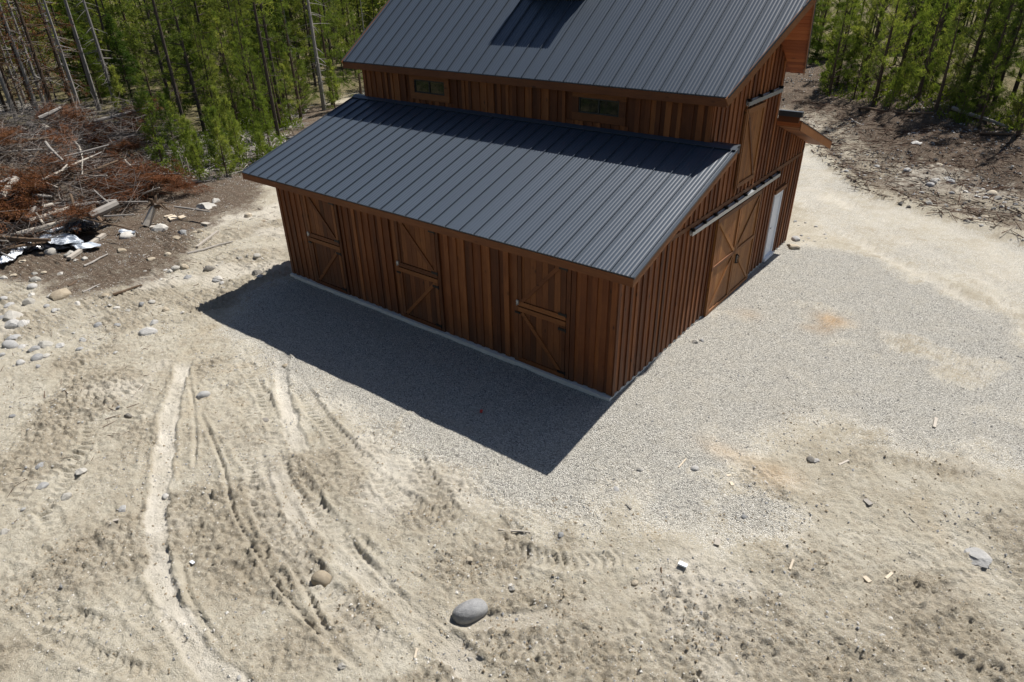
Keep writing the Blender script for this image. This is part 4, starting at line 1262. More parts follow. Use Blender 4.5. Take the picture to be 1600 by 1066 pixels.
MX = ['stone', 'stone_pale', 'stone_pale', 'stone_tan', 'stone']
scatter(85, lambda: in_poly(R_LEFT), .06, .30, MX, 'loose stone in the broad scatter between the slash pile and the wheel tracks', 'stones scattered left of the wheel tracks')
scatter(26, lambda: in_poly(R_FOOT), .08, .30, MX, 'stone on the dark soil at the foot of the slash pile', 'stones at the foot of the slash pile')
scatter(50, lambda: in_poly(R_BANK), .10, .42, ['stone', 'stone', 'stone_pale', 'stone_tan'], 'stone on the dug earth bank beyond the dirt road', 'stones on the bank beyond the road')
scatter(34, lambda: in_poly(R_YARD), .035, .10, MX, 'small stone lying loose on the churned dirt in the foreground', 'small stones on the foreground dirt')
scatter(14, lambda: in_poly(R_CORNER), .07, .22, MX, 'stone in the strip of rubble beside the rear corner of the barn', 'stones by the rear corner of the barn')

def octs(n, X, Y, S, mat, name, zoff=.15):
    """n small lumps as one mesh (octahedra knocked out of shape)"""
    base = np.array([[1, 0, 0], [0, 1, 0], [-1, 0, 0], [0, -1, 0], [0, 0, 1], [0, 0, -1.]]) * .5
    F0 = np.array([[0, 1, 4], [1, 2, 4], [2, 3, 4], [3, 0, 4], [1, 0, 5], [2, 1, 5], [3, 2, 5], [0, 3, 5]])
    V = base[None] * rng.uniform(.55, 1.35, (n, 6, 1)) + rng.normal(0, .07, (n, 6, 3))
    V *= np.stack([np.ones(n), rng.uniform(.6, 1, n), rng.uniform(.4, .8, n)], 1)[:, None]
    a = rng.uniform(0, 6.28, n); c, s = np.cos(a), np.sin(a)
    vx = V[..., 0] * c[:, None] - V[..., 1] * s[:, None]; vy = V[..., 0] * s[:, None] + V[..., 1] * c[:, None]
    Z = ground_zv(X, Y)
    P = np.stack([vx * S[:, None] + X[:, None], vy * S[:, None] + Y[:, None], V[..., 2] * S[:, None] + (Z + zoff * S)[:, None]], 2).reshape(-1, 3)
    F = (F0[None] + (np.arange(n) * 6)[:, None, None]).reshape(-1, 3)
    return link(name, np_mesh(name, P, F, mat))
def off_barn(X, Y): return ~((X > -L_ - .15) & (X < .12) & (Y > -.15) & (Y < W_ + .1))
def lumps(n, xr, yr, s0, s1, mat, name, keep):
    X = rng.uniform(*xr, n * 3); Y = rng.uniform(*yr, n * 3); k = off_barn(X, Y) & keep(X, Y)
    X, Y = X[k][:n], Y[k][:n]; S = s0 * (s1 / s0) ** (rng.random(len(X)) ** 2.5)
    return octs(len(X), X, Y, S, mat, name)
keep_d = lambda X, Y: rng.random(len(X)) < .12 + .88 * sstep(.45, .65, fbm(X, Y, .8, 3, 91)) * (poly_sd(X, Y, GRAVEL) < .2)
tag(lumps(20000, (-24, 10), (-10, 9), .014, .06, M['stone_pale'], 'pale_pebbles', keep_d), 'pale pebbles strewn over the dirt yard', 'pebbles', kind='stuff')
tag(lumps(14000, (-24, 10), (-10, 9), .014, .06, M['stone'], 'grey_pebbles', keep_d), 'grey pebbles strewn over the dirt yard', 'pebbles', kind='stuff')
tag(lumps(5000, (-11, 10), (-4, 14), .016, .04, M['stone'], 'coarse_gravel', lambda X, Y: poly_sd(X, Y, GRAVEL) > .1), 'coarser grey chips among the crushed gravel round the barn', 'gravel', kind='stuff')
def keep_c(X, Y):
    d = np.full(len(X), 9.)
    for px, py, pr in ROUGH: d = np.minimum(d, np.hypot(X - px, Y - py) / pr)
    return (rng.random(len(X)) < .10 + 1.2 * np.exp(-d * d * 1.4) * sstep(.38, .6, fbm(X, Y, 2.2, 2, 93))) & (poly_sd(X, Y, GRAVEL) < .1)
tag(lumps(48000, (-14, 9), (-9.9, 3), .012, .060, M['clod'], 'dirt_clods', keep_c), 'crumbled clods of dry dirt along the wheel tracks', 'dirt clods', kind='stuff')
keep_b = lambda X, Y: (bank_dist(X, Y) > .3) & (bank_dist(X, Y) < 13) & (rng.random(len(X)) < .1 + sstep(.42, .62, fbm(X, Y, .45, 2, 95)))
tag(lumps(5000, (-10, 24), (12, 45), .04, .16, M['stone'], 'bank_rubble', keep_b), 'small rubble over the soil bank', 'rubble', kind='stuff')
tag(lumps(5000, (-10, 24), (12, 45), .05, .22, M['stone_dark'], 'soil_clods', keep_b), 'dark soil clods over the bank', 'soil clods', kind='stuff')

# ------------------------------------------------------------------ sticks and scraps on the ground
def stick(name, a, b, w, h, mat, label, cat, za=0., zb=0., square=True):
    a = Vector((a[0], a[1], ground_z(*a) + h * .6 + za)); b = Vector((b[0], b[1], ground_z(*b) + h * .6 + zb))
    c = (a + b) / 2; q = MB()
    if square: q.bar(a - c, b - c, w, h)
    else:
        d = b - a; s = d.cross(Vector((0, 0, 1))).normalized() * d.length * .03
        q.tube([a - c, (a - c) * .4 + s, (b - c) * .35 - s * .6, b - c], [w * .5, w * .46, w * .4, w * .28], 7)
    o = q.build(name, M[mat]); o.location = c
    return tag(o, label, cat)
STICKS = [('stick', (0.358, -4.294),
 (0.859, -4.068), 0.039, 0.023, 'log_pale', 'dry pale stick on the dirt just below the gravel', 'stick', False),
 ('plank', (-16.544, -0.183),
 (-17.385, 1.109), 0.1, 0.06, 'log_pale', 'pale lath lying across the grey soil left of the barn', 'plank', True),
 ('pole', (-16.228, -0.693),
 (-15.958, 0.847), 0.086, 0.052, 'log_grey', 'long thin grey pole on the sand left of the barn', 'pole', False),
 ('plank', (-19.205, -3.318),
 (-20.451, -1.591), 0.158, 0.095, 'log_pale', 'pale plank leaning from the plastic sheet onto the soil', 'plank', True),
 ('stick', (-18.134, -3.278),
 (-18.51, -2.34), 0.076, 0.046, 'log_grey', 'grey stick on the soil right of the pale plank', 'stick', False),
 ('stick', (-15.972, -4.206),
 (-16.189, -3.609), 0.058, 0.035, 'log_grey', 'thin grey stick on the sand below the soil edge', 'stick', False),
 ('stick', (-14.944, -3.765),
 (-14.881, -2.922), 0.09, 0.054, 'log_brown', 'brown stick along the edge of the soil', 'stick', False),
 ('stick', (-16.868, -4.274),
 (-17.128, -3.832), 0.06, 0.036, 'log_brown', 'brown stick beside the flat tan slab', 'stick', False),
 ('stick', (4.439, 0.723),
 (4.548, 0.958), 0.04, 0.024, 'log_pale', 'short pale stick on the dirt strip in the gravel', 'stick', True),
 ('stick', (5.64, 2.972),
 (5.615, 3.36), 0.053, 0.032, 'log_pale', 'pale upright looking splinter on the gravel at the right', 'stick', True),
 ('stick', (4.498, -2.234),
 (4.485, -2.039), 0.034, 0.02, 'lumber', 'yellow wood splinter on the dirt right of centre', 'stick', True),
 ('stick', (5.712, -1.536),
 (5.765, -1.369), 0.041, 0.025, 'lumber', 'yellow splinter lying beside the tan pebble', 'stick', True),
 ('stick', (2.902, -3.409),
 (3.064, -3.642), 0.027, 0.016, 'log_brown', 'dark twig on the dirt left of the white scrap', 'stick', False),
 ('stick', (0.925, -6.822),
 (0.857, -6.707), 0.029, 0.017, 'lumber', 'short yellow splinter in the foreground ruts', 'stick', True),
 ('stick', (5.638, 0.187),
 (5.962, -0.097), 0.021, 0.013, 'log_grey', 'thin grey twig on the dirt at the right', 'stick', False),
 ('stick', (1.787, -2.53),
 (1.922, -2.594), 0.029, 0.017, 'stone_dark', 'short dark splinter at the gravel edge', 'stick', True),
 ('stick', (2.094, -1.103),
 (2.102, -0.794), 0.025, 0.015, 'lumber', 'thin straw coloured stick on the gravel', 'stick', True)]
for nm, a, b, w, h, mk, lab, cat, sq in STICKS: stick(nm, a, b, w, h, mk, lab, cat, 0, 0, sq)
CHIPS = [(2.912, -0.717, 0.113, 0.88, 'lumber', 'upper of two pale wood offcuts on the gravel', 'wood offcut'),
 (3.051, -0.939, 0.124, 2.31, 'lumber', 'lower of two pale wood offcuts on the gravel', 'wood offcut'),
 (5.101, 0.022, 0.181, 2.62, 'log_grey', 'grey wood block on the dirt strip at the right', 'wood block'),
 (3.162, -3.207, 0.174, 0.13, 'plastic_white', 'white torn scrap on the dirt right of the tan cobble', 'scrap'),
 (3.391, -2.41, 0.182, 1.84, 'log_pale', 'pale crumpled scrap on the dirt below the gravel', 'scrap'),
 (-3.185, -7.771, 0.108, 0.13, 'plastic_white', 'white square scrap inside the curving wheel track', 'scrap'),
 (-2.041, -1.903, 0.123, 2.16, 'red', 'small red scrap lying on gravel in the barn shadow', 'scrap'),
 (-5.029, -8.113, 0.12, 0.99, 'log_pale', 'pale square offcut left of the wheel tracks', 'wood offcut'),
 (5.49, -1.696, 0.152, 2.64, 'lumber', 'light wood chip beside the yellow splinter', 'wood chip'),
 (-20.205, 0.888, 0.632, 2.94, 'lumber', 'pale board offcut at the right foot of the slash pile', 'wood offcut'),
 (-20.677, 0.948, 0.414, 1.52, 'lumber', 'tan board offcut behind the pale one at the slash pile foot', 'wood offcut'),
 (-20.037, 1.173, 0.458, 3.0, 'lumber', 'light offcut next to the tumbled stump', 'wood offcut'),
 (-19.642, -0.029, 0.594, 0.93, 'log_pale', 'flat pale board piece under the tumbled stump', 'wood offcut'),
 (-18.428, 1.262, 0.437, 0.23, 'log_pale', 'pale split wood right of the board offcuts', 'wood offcut')]
for x, y, s, rz, mk, lab, cat in CHIPS:
    s *= .8
    q = MB(); q.hexa([(-s * .5, -s * .27, 0), (s * .47, -s * .3, 0), (s * .5, s * .25, 0), (-s * .45, s * .3, 0),
                      (-s * .5, -s * .27, s * .2), (s * .47, -s * .3, s * .24), (s * .5, s * .25, s * .2), (-s * .45, s * .3, s * .16)])
    o = q.build('wood_scrap' if 'wood' in cat else 'scrap', M[mk]); o.location = (x, y, ground_z(x, y) + .005); o.rotation_euler = (0, .05, rz); tag(o, lab, cat)

def rods(name, A, B, R, mat, n=3):
    """many thin straight rods as one mesh"""
    A = np.asarray(A); B = np.asarray(B); m = len(A); d = B - A; d /= np.linalg.norm(d, axis=1)[:, None] + 1e-9
    t = np.where(np.abs(d[:, 2:3]) < .9, np.array([[0, 0, 1.]]), np.array([[1., 0, 0]])); u = np.cross(d, t); u /= np.linalg.norm(u, axis=1)[:, None]; v = np.cross(d, u)
    P = []
    for e, s in ((A, 1.), (B, .45)):
        for k in range(n):
            a = 2 * math.pi * k / n
            P.append(e + (u * math.cos(a) + v * math.sin(a)) * (np.asarray(R) * s)[:, None])
    P = np.stack(P, 1).reshape(-1, 3)
    F = np.array([[k, (k + 1) % n, n + (k + 1) % n, n + k] for k in range(n)])
    F = (F[None] + (np.arange(m) * 2 * n)[:, None, None]).reshape(-1, 4)
    return np_mesh(name, P, F, mat)

def blades(P, D, nb, ln, wd, spread=.55, jit=.35):
    """needle sprays: nb thin triangles round each point P along D"""
    n = len(P); P = np.repeat(P, nb, 0); D = np.repeat(D, nb, 0); m = len(P)
    b = D + rng.normal(0, spread, (m, 3)); b /= np.linalg.norm(b, axis=1)[:, None]
    w = np.cross(b, rng.normal(size=(m, 3))); w /= np.linalg.norm(w, axis=1)[:, None] + 1e-9
    l = ln * rng.uniform(.6, 1.3, (m, 1)); o = P + rng.normal(0, jit * ln, (m, 3))
    V = np.stack([o - w * wd * .5, o + w * wd * .5, o + b * l * .55 + w * wd * .35, o + b * l], 1)
    V[:, 2] = o + b * l * .6 + w * wd * .42
    V = np.stack([o - w * wd * .4, o + w * wd * .4, o + b * l], 1).reshape(-1, 3)
    return V, np.arange(len(V)).reshape(-1, 3)

# ------------------------------------------------------------------ trees
def conifer(kind, seed, H, crown0, R, per, gap, el0, el1, curve, nb, ln, wd, mat, bark, rad, taper=1., spread=.55, dens=9., bare=0, inner=.25, keep=1.):
    r = np.random.default_rng(seed); global rng; rng = r
    bx, by = r.normal(0, .012 * H, 2)
    cx = lambda z: (bx * (z / H) ** 2, by * (z / H) ** 2)
    tk = MB(); N = 9
    zs = [H * k / N for k in range(N + 1)]
    tk.tube([(*cx(z), z - (.3 if k == 0 else 0)) for k, z in enumerate(zs)], [max(.012, rad * (1 - .93 * (z / H) ** .9)) for z in zs], 7)
    A = []; B = []; Rr = []; TP = []; TD = []
    z = crown0 * H
    while z < H * .985:
        t = (z - crown0 * H) / (H * (1 - crown0))
        prof = {'young': (1 - t) ** .8 * (.72 + .28 * min(1, t * 6)), 'old': (1 - t) ** .5 * (.5 + .5 * min(1, t * 3)), 'spruce': (1 - t) ** .9, 'dead': (1 - t) ** .5}[kind]
        for _ in range(max(2, int(per * r.uniform(.7, 1.3)))):
            if r.random() > keep: continue
            ph = r.uniform(0, 6.283); Lb = R * prof * r.uniform(.6, 1.25) + .10
            el = (el0 + (el1 - el0) * t) + r.normal(0, .13)
            d = np.array([math.cos(ph) * math.cos(el), math.sin(ph) * math.cos(el), math.sin(el)]); side = np.array([-math.sin(ph), math.cos(ph), 0])
            p0 = np.array([*cx(z), z + r.uniform(-.12, .12) * gap])
            f = lambda s: p0 + d * Lb * s + np.array([0, 0, 1.]) * curve * Lb * s * s
            A += [p0, f(.5)]; B += [f(.5), f(1.)]; q = rad * .24 * (1 - .8 * z / H) * min(1.2, .4 + Lb * .5); Rr += [q + .004, q * .5 + .003]
            n = max(2, int(dens * Lb)); s = inner + (1 - inner) * np.sqrt(r.random(n))
            off = r.normal(0, .20, n) * Lb * (1.05 - .6 * s)
            pts = p0 + d * (Lb * s)[:, None] + np.array([0, 0, 1.]) * (curve * Lb * s * s)[:, None] + side * off[:, None] + r.normal(0, .05, (n, 3)) * Lb * .5
            tip = d + np.array([0, 0, 1.]) * (2 * curve + (.35 if kind in ('young', 'old') else -.1))
            TP.append(pts); TD.append(np.repeat(tip[None], n, 0) + side * (np.sign(off) * .5)[:, None])
        z += gap * r.uniform(.75, 1.25) * (1.1 - .45 * t)
    if kind in ('young', 'spruce', 'old'):
        TP.append(np.array([[*cx(H), H - .05 * k] for k in range(5)])); TD.append(np.repeat(np.array([[0, 0, 1.]]), 5, 0))
    for k in range(bare):                                            # dead stubs below the crown
        zz = H * r.uniform(.12, max(.2, crown0)); ph = r.uniform(0, 6.28); l = r.uniform(.2, 1.1)
        p0 = np.array([*cx(zz), zz]); A.append(p0); B.append(p0 + np.array([math.cos(ph) * l, math.sin(ph) * l, r.uniform(-.35, .2) * l])); Rr.append(.016)
    tm = tk.mesh('trunk', bark)
    tr_v = np.array([v.co[:] for v in tm.vertices]);
    lm = rods('limbs', A, B, np.array(Rr), bark) if A else None
    cm = None
    if nb and TP:
        P = np.concatenate(TP); D = np.concatenate(TD); D /= np.linalg.norm(D, axis=1)[:, None]
        V, F = blades(P, D, nb, ln, wd, spread); cm = np_mesh('crown', V, F, mat)
    rng = np.random.default_rng(seed + 1000)
    return tm, lm, cm
PROTO = {}
def proto(kind, *sets): PROTO[kind] = list(sets)
Y_ = lambda s, H, R, **k: conifer('young', s, H, .04, R, 4, .46, .22, .95, .28, 14, .19, .036, M['pine_young'], M['bark'], .05 * H ** .5, dens=5.5, inner=.42, keep=.86, spread=.48, **k)
proto('young', Y_(1, 6.0, 1.35), Y_(2, 7.2, 1.5), Y_(3, 5.2, 1.2), Y_(4, 8.4, 1.65), Y_(5, 9.5, 1.7))
O_ = lambda s, H, c, R, **k: conifer('old', s, H, c, R, 4, .50, -.05, .6, .18, 10, .24, .055, M['pine_old'], M['bark_dark'], .12, bare=26, dens=8., inner=.4, keep=.8, **k)
proto('old', O_(11, 15, .20, 1.9), O_(12, 17, .42, 2.0), O_(13, 13.5, .10, 1.8), O_(14, 16, .28, 2.1), O_(15, 14, .15, 2.0))
S_ = lambda s, H, R: conifer('spruce', s, H, .03, R, 7, .30, -.12, .35, -.10, 9, .24, .05, M['spruce'], M['bark_dark'], .12, dens=9., spread=.4)
proto('spruce', S_(21, 8.5, 1.9), S_(22, 11, 2.1))
proto('snag', conifer('dead', 31, 13.5, .35, .9, 3, .7, -.2, .2, -.05, 0, 0, 0, None, M['snag'], .15, bare=14),
      conifer('dead', 32, 12, .25, 1.1, 4, .5, -.25, .15, -.12, 0, 0, 0, None, M['snag'], .14, bare=30))
proto('pole', conifer('dead', 33, 14, .8, .5, 2, .9, -.2, .2, 0, 0, 0, 0, None, M['snag'], .15, bare=3))
proto('dead', conifer('dead', 41, 13, .15, 1.7, 5, .42, -.25, .2, -.16, 3, .20, .035, M['dead_needle'], M['bark'], .13, dens=6., bare=20, keep=.85),
      conifer('dead', 42, 11.5, .2, 1.5, 4, .45, -.3, .15, -.18, 2, .20, .035, M['dead_needle'], M['snag'], .12, dens=5., bare=24, keep=.8))
C_ = lambda s, H, R: conifer('young', s, H, .05, R, 4, .17, .3, 1.0, .25, 9, .15, .035, M['pine_young'], M['bark'], .035, dens=13., keep=.85)
proto('sapling', C_(51, 2.1, .42), C_(52, 2.8, .50), C_(53, 1.5, .34), C_(54, 2.4, .40))
rng = np.random.default_rng(99)

def put_tree(kind, x, y, s=1., var=None, label=None, group=None, name=None, rz=None, lean=(0, 0), cat='tree'):
    ps = PROTO[kind]; tm, lm, cm = ps[random.randrange(len(ps)) if var is None else var]
    nm = name or {'young': 'young_pine', 'old': 'tall_pine', 'spruce': 'spruce_tree', 'snag': 'dead_snag', 'pole': 'bare_dead_trunk', 'dead': 'dead_pine', 'sapling': 'pine_sapling'}[kind]
    t = empty(nm, (x, y, ground_z(x, y) - .03), random.uniform(0, 6.28) if rz is None else rz)
    t.rotation_euler[0], t.rotation_euler[1] = lean
    sx = s * random.uniform(.92, 1.1); t.scale = (sx, sx, s * random.uniform(.95, 1.06))
    link('trunk', tm, t)
    if lm: link('limbs', lm, t)['kind'] = 'stuff'
    if cm: link('crown', cm, t)
    return tag(t, label, cat, group)

_PEND = []
def landmark_labels(things, marks, noun, tail=''):
    """things: (obj, x, y, kind word); marks: (short name, x, y): '<nth> <kind> <left of ...> <mark>'"""
    fw = Vector((_f.x, _f.y)).normalized(); rt = Vector((_r.x, _r.y)).normalized(); bins = {}
    ords = 'first second third fourth fifth sixth seventh eighth ninth tenth eleventh twelfth thirteenth fourteenth fifteenth sixteenth seventeenth eighteenth nineteenth twentieth'.split()
    for o, x, y, kd in things:
        nm, mx, my = min(marks, key=lambda q: (q[1] - x) ** 2 + (q[2] - y) ** 2)
        d = Vector((x - mx, y - my)); a, b = d.dot(rt), d.dot(fw)
        rel = ('right of' if a > 0 else 'left of') if abs(a) > abs(b) else ('behind' if b > 0 else 'in front of')
        bins.setdefault((kd, rel, nm), []).append((d.length, o))
    for (kd, rel, nm), ls in bins.items():
        ls.sort(key=lambda q: q[0])
        for i, (_, o) in enumerate(ls[:20]):
            w = {0: 'nearest', 1: 'second nearest'}.get(i, ords[i] + ' nearest') if len(ls) > 1 else 'only'
            o['label'] = ('%s %s %s the %s' % (w, kd, rel, nm)) if w != 'only' else ('%s standing %s the %s' if noun == 'tree' else '%s lying %s the %s') % (kd, rel, nm)

TREES = [('pole', -48.221, 10.184, 1.15, 0, 'straight pale bare trunk rising behind the slash pile'),
 ('pole', -48.316, 5.005, 0.95, 0, 'pale bare trunk at the far left behind the slash pile'),
 ('snag', -47.678, 11.193, 1.1, 1, 'thick grey snag with broken twigs right of the straight pale trunk'),
 ('dead', -46.15, 6.637, 1.1, 0, 'dead brown pine with a dark trunk at the left of the slash pile'),
 ('dead', -49.934, 7.445, 1.1, 1, 'sparse dead brown pine left of the dark trunked one'),
 ('dead', -47.853, 8.453, 1.0, 0, 'dead brown pine just left of the straight pale trunk'),
 ('old', -32.578, 8.358, 1.0, 1, 'tall pine with a bare brown trunk leaning over the saplings'),
 ('old', -36.92, 9.998, 1.05, 0, 'tall pine with a blackish trunk left of the bare brown one'),
 ('old', -33.676, 10.011, 0.95, 2, 'tall pine with a dark trunk and low crown right of the brown trunk'),
 ('old', -28.807, 11.743, 1.0, 1, 'left one of two bare trunked pines close to the lean-to roof'),
 ('old', -33.392, 15.192, 1.0, 3, 'right one of two bare trunked pines close to the lean-to roof'),
 ('snag', -33.576, 18.742, 1.1, 1, 'grey snag standing near the end of the upper roof'),
 ('old', -36.026, 21.824, 1.0, 0, 'dark trunked pine next to the upper roof corner'),
 ('spruce', -45.954, 11.709, 0.75, 0, 'dense green spruce behind the slash pile, right of the snag'),
 ('young', -34.608, 20.28, 1.15, 1, 'pale green young pine before the snag near the upper roof'),
 ('young', -41.915, 11.221, 0.75, 0, 'young pine left of the blackish trunk'),
 ('young', -37.957, 13.588, 0.55, 3, 'young pine at the left end of the thicket'),
 ('young', -36.162, 13.747, 0.85, 1, 'tallest young pine in the middle of the thicket'),
 ('young', -35.571, 14.601, 0.85, 0, 'bushy young pine in the right half of the thicket'),
 ('young', -31.694, 14.657, 0.7, 2, 'young pine at the right end of the thicket next to the two trunks'),
 ('young', -35.425, 15.82, 0.8, 2, 'young pine just left of the two bare trunks'),
 ('sapling', -28.803, 4.911, 1.25, 1, 'tallest dark green sapling right of the slash pile'),
 ('sapling', -34.502, 6.991, 1.1, 0, 'sapling partly hidden behind the right end of the slash pile'),
 ('sapling', -26.717, 5.692, 1.1, 0, 'bushy sapling between slash pile and thicket, nearest the yard'),
 ('sapling', -28.009, 7.426, 1.15, 0, 'sapling just right of the bushy one nearest the yard'),
 ('sapling', -26.652, 7.703, 1.1, 1, 'sapling below the tallest young pine'),
 ('sapling', -28.88, 10.365, 1.05, 0, 'sapling below the bushy young pine of the thicket'),
 ('sapling', -25.504, 9.015, 1.1, 1, 'sapling closest to the corner of the lean-to roof'),
 ('sapling', -31.746, 10.46, 1.0, 2, 'small sapling at the foot of the thicket'),
 ('sapling', -26.427, 4.509, 0.8, 2, 'lowest sapling beside the wooden stakes'),
 ('young', -4.124, 38.766, 1.15, 3, 'big bright young pine at the left of the right wood edge'),
 ('young', -6.52, 41.428, 0.9, 1, 'young pine next to the flared roof overhang'),
 ('young', -1.866, 36.18, 1.15, 1, 'young pine right of the big bright one'),
 ('young', -0.139, 32.529, 1.0, 0, 'slim young pine in the middle of the right wood edge'),
 ('young', 1.075, 30.543, 0.95, 2, 'small young pine low on the right wood edge'),
 ('young', 1.818, 32.908, 1.0, 1, 'young pine before the two dark leaning trunks'),
 ('old', 2.537, 36.689, 0.9, 2, 'left one of two dark trunks at the right border of the photo'),
 ('old', 2.985, 36.788, 1.0, 4, 'right one of two dark trunks at the right border of the photo'),
 ('young', 4.683, 29.32, 0.8, 0, 'young pine at the far right above the bank'),
 ('old', 3.904, 35.527, 0.95, 3, 'tall pine behind the young one at the far right')]        # kind, x, y, scale, variant, label
for kind, x, y, s, var, lab in TREES: put_tree(kind, x, y, s, var, lab)
taken = [(t[1], t[2]) for t in TREES]
CAMP = (5.56, -10.38)
def bearing(x, y): return math.degrees(math.atan2(x - CAMP[0], y - CAMP[1]))
def grow(n, region, kinds, smin, smax, lab, grp, dmin, mark=True, tries=6000):
    k = 0
    for _ in range(tries):
        if k >= n: break
        x, y = in_poly(region)
        if any((x - a) ** 2 + (y - b) ** 2 < dmin * dmin for a, b in taken[-400:]): continue
        taken.append((x, y)); kd = random.choices([q for q, _ in kinds], [w for _, w in kinds])[0]
        o = put_tree(kd, x, y, random.uniform(smin, smax), None, lab[kd], grp[kd]); k += 1
        if mark: _PEND.append((o, x, y, KW[kd]))

T_OPEN = [(-27.796, 3.747), (-23.479, 4.105), (-24.613, 8.967), (-28.792, 12.342), (-32.314, 12.101), (-33.983, 9.336), (-33.916, 6.811)]
T_THICKET = [(-34.431, 10.612), (-29.574, 13.815), (-36.669, 19.605), (-42.199, 15.351)]
T_DEADZONE = [(-51.082, 4.91), (-45.317, 7.916), (-50.435, 10.007), (-59.111, 7.431)]
T_LEFT = [(-62, 2), (-46, 6), (-38, 13), (-36, 17), (-30, 17), (-31, 24), (-36, 30), (-44, 40), (-66, 34), (-78, 12)]
T_LEFTFAR = [(-62, 0), (-60, 30), (-44, 42), (-40, 30), (-30, 26), (-28, 40), (-46, 58), (-70, 52), (-88, 22), (-84, -4)]
T_RIGHTEDGE = [(-5.954, 36.366), (-0.818, 31.184), (1.552, 29.495), (5.12, 27.261), (4.577, 33.435), (0.601, 37.428), (-7.421, 41.844)]
T_RIGHT = [(-14, 46), (-6, 43), (2, 36), (8, 30), (18, 22), (32, 20), (36, 40), (22, 58), (0, 66), (-22, 64)]
T_BEHIND = [(-28, 34), (-16, 48), (-24, 66), (-48, 56), (-40, 42)]

TREE_MARKS = [('straight pale bare trunk', -48.221, 10.184),
 ('pale trunk at the far left', -48.316, 5.005),
 ('straight pale bare trunk', -47.678, 11.193),
 ('dark trunked dead pine', -46.15, 6.637),
 ('sparse dead brown pine', -49.934, 7.445),
 ('straight pale bare trunk', -47.853, 8.453),
 ('bare brown trunk over the saplings', -32.578, 8.358),
 ('blackish pine trunk', -36.92, 9.998),
 ('dark trunk with the low crown', -33.676, 10.011),
 ('left of the two bare trunks', -28.807, 11.743),
 ('right of the two bare trunks', -33.392, 15.192),
 ('grey snag near the upper roof', -33.576, 18.742),
 ('dark pine at the upper roof corner', -36.026, 21.824),
 ('dense spruce behind the slash pile', -45.954, 11.709),
 ('tallest young pine of the thicket', -36.162, 13.747),
 ('bushy young pine of the thicket', -35.571, 14.601),
 ('tallest dark green sapling', -28.803, 4.911),
 ('sapling nearest the yard', -26.717, 5.692),
 ('tallest young pine of the thicket', -26.652, 7.703),
 ('bushy young pine of the thicket', -28.88, 10.365),
 ('sapling closest to the lean-to roof', -25.504, 9.015),
 ('big bright young pine on the right', -4.124, 38.766),
 ('young pine next to the flared overhang', -6.52, 41.428),
 ('big bright young pine on the right', -1.866, 36.18),
 ('slim young pine on the right', -0.139, 32.529),
 ('small pine low on the right edge', 1.075, 30.543),
 ('left of the two dark trunks at right', 2.537, 36.689),
 ('right of the two dark trunks at right', 2.985, 36.788),
 ('young pine at the far right', 4.683, 29.32)]
LB = {'young': 'bright green young pine in the thicket between the slash pile and the barn', 'old': 'tall dark pine with a bare lower trunk in the wood left of the barn',
      'spruce': 'dense dark spruce among the pines left of the barn', 'snag': 'grey leafless snag standing in the wood left of the barn', 'dead': 'dead pine with rust brown needles in the wood behind the slash pile',
      'sapling': 'knee high pine sapling on the open ground right of the slash pile'}
GB = {'young': 'young pines left of the barn', 'old': 'tall pines left of the barn', 'spruce': 'spruces left of the barn', 'snag': 'grey snags left of the barn', 'dead': 'dead brown pines behind the slash pile', 'sapling': 'saplings right of the slash pile'}
LB2 = {k: v.replace('left of the barn', 'far behind the thicket').replace('in the thicket between the slash pile and the barn', 'far behind the thicket') for k, v in LB.items()}
GB2 = {k: v + ', far rows' for k, v in GB.items()}
LR = {'young': 'bright green young pine at the wood edge above the soil bank on the right', 'old': 'tall dark pine in the wood behind the soil bank on the right',
      'spruce': 'dark spruce in the wood behind the soil bank on the right', 'snag': 'grey snag in the wood behind the soil bank on the right', 'dead': 'brown dead pine in the wood behind the soil bank on the right', 'sapling': 'small pine sapling on the rough ground above the soil bank'}
GR = {'young': 'young pines at the right wood edge', 'old': 'tall pines behind the right bank', 'spruce': 'spruces behind the right bank', 'snag': 'snags behind the right bank', 'dead': 'dead pines behind the right bank', 'sapling': 'saplings above the right bank'}
KW = {'young': 'young pine', 'old': 'tall dark pine', 'spruce': 'dense spruce', 'snag': 'grey snag', 'dead': 'dead brown pine', 'sapling': 'small sapling'}
grow(22, T_DEADZONE, [('dead', 4), ('snag', 3)], .75, 1.1, LB, GB, 1.5)
grow(26, T_THICKET, [('young', 1)], .35, .85, LB, GB, 1.05)
grow(26, T_LEFT, [('sapling', 1)], .9, 1.6, LB, GB, 1.)
grow(18, T_OPEN, [('sapling', 1)], .45, 1.15, LB, GB, .8)
grow(98, T_LEFT, [('old', 5), ('young', 6), ('spruce', 1.8), ('snag', .9)], .45, 1.2, LB, GB, 1.55)
grow(70, T_LEFTFAR, [('old', 5), ('young', 1.5), ('spruce', 1)], .85, 1.2, LB2, GB2, 2.3, False)
grow(26, T_RIGHTEDGE, [('young', 1)], .35, .95, LR, GR, 1.6)
grow(14, T_RIGHTEDGE, [('sapling', 1)], .7, 1.4, LR, GR, .9)
grow(84, T_RIGHT, [('old', 2.5), ('young', 8), ('spruce', 2), ('snag', .4)], .6, 1.25, LR, GR, 1.9)
grow(30, T_BEHIND, [('old', 4), ('young', 2), ('spruce', 1)], .8, 1.1, {k: 'pine in the wood hidden straight behind the barn roof' for k in LB}, {k: 'trees straight behind the barn' for k in LB}, 2.6, False)

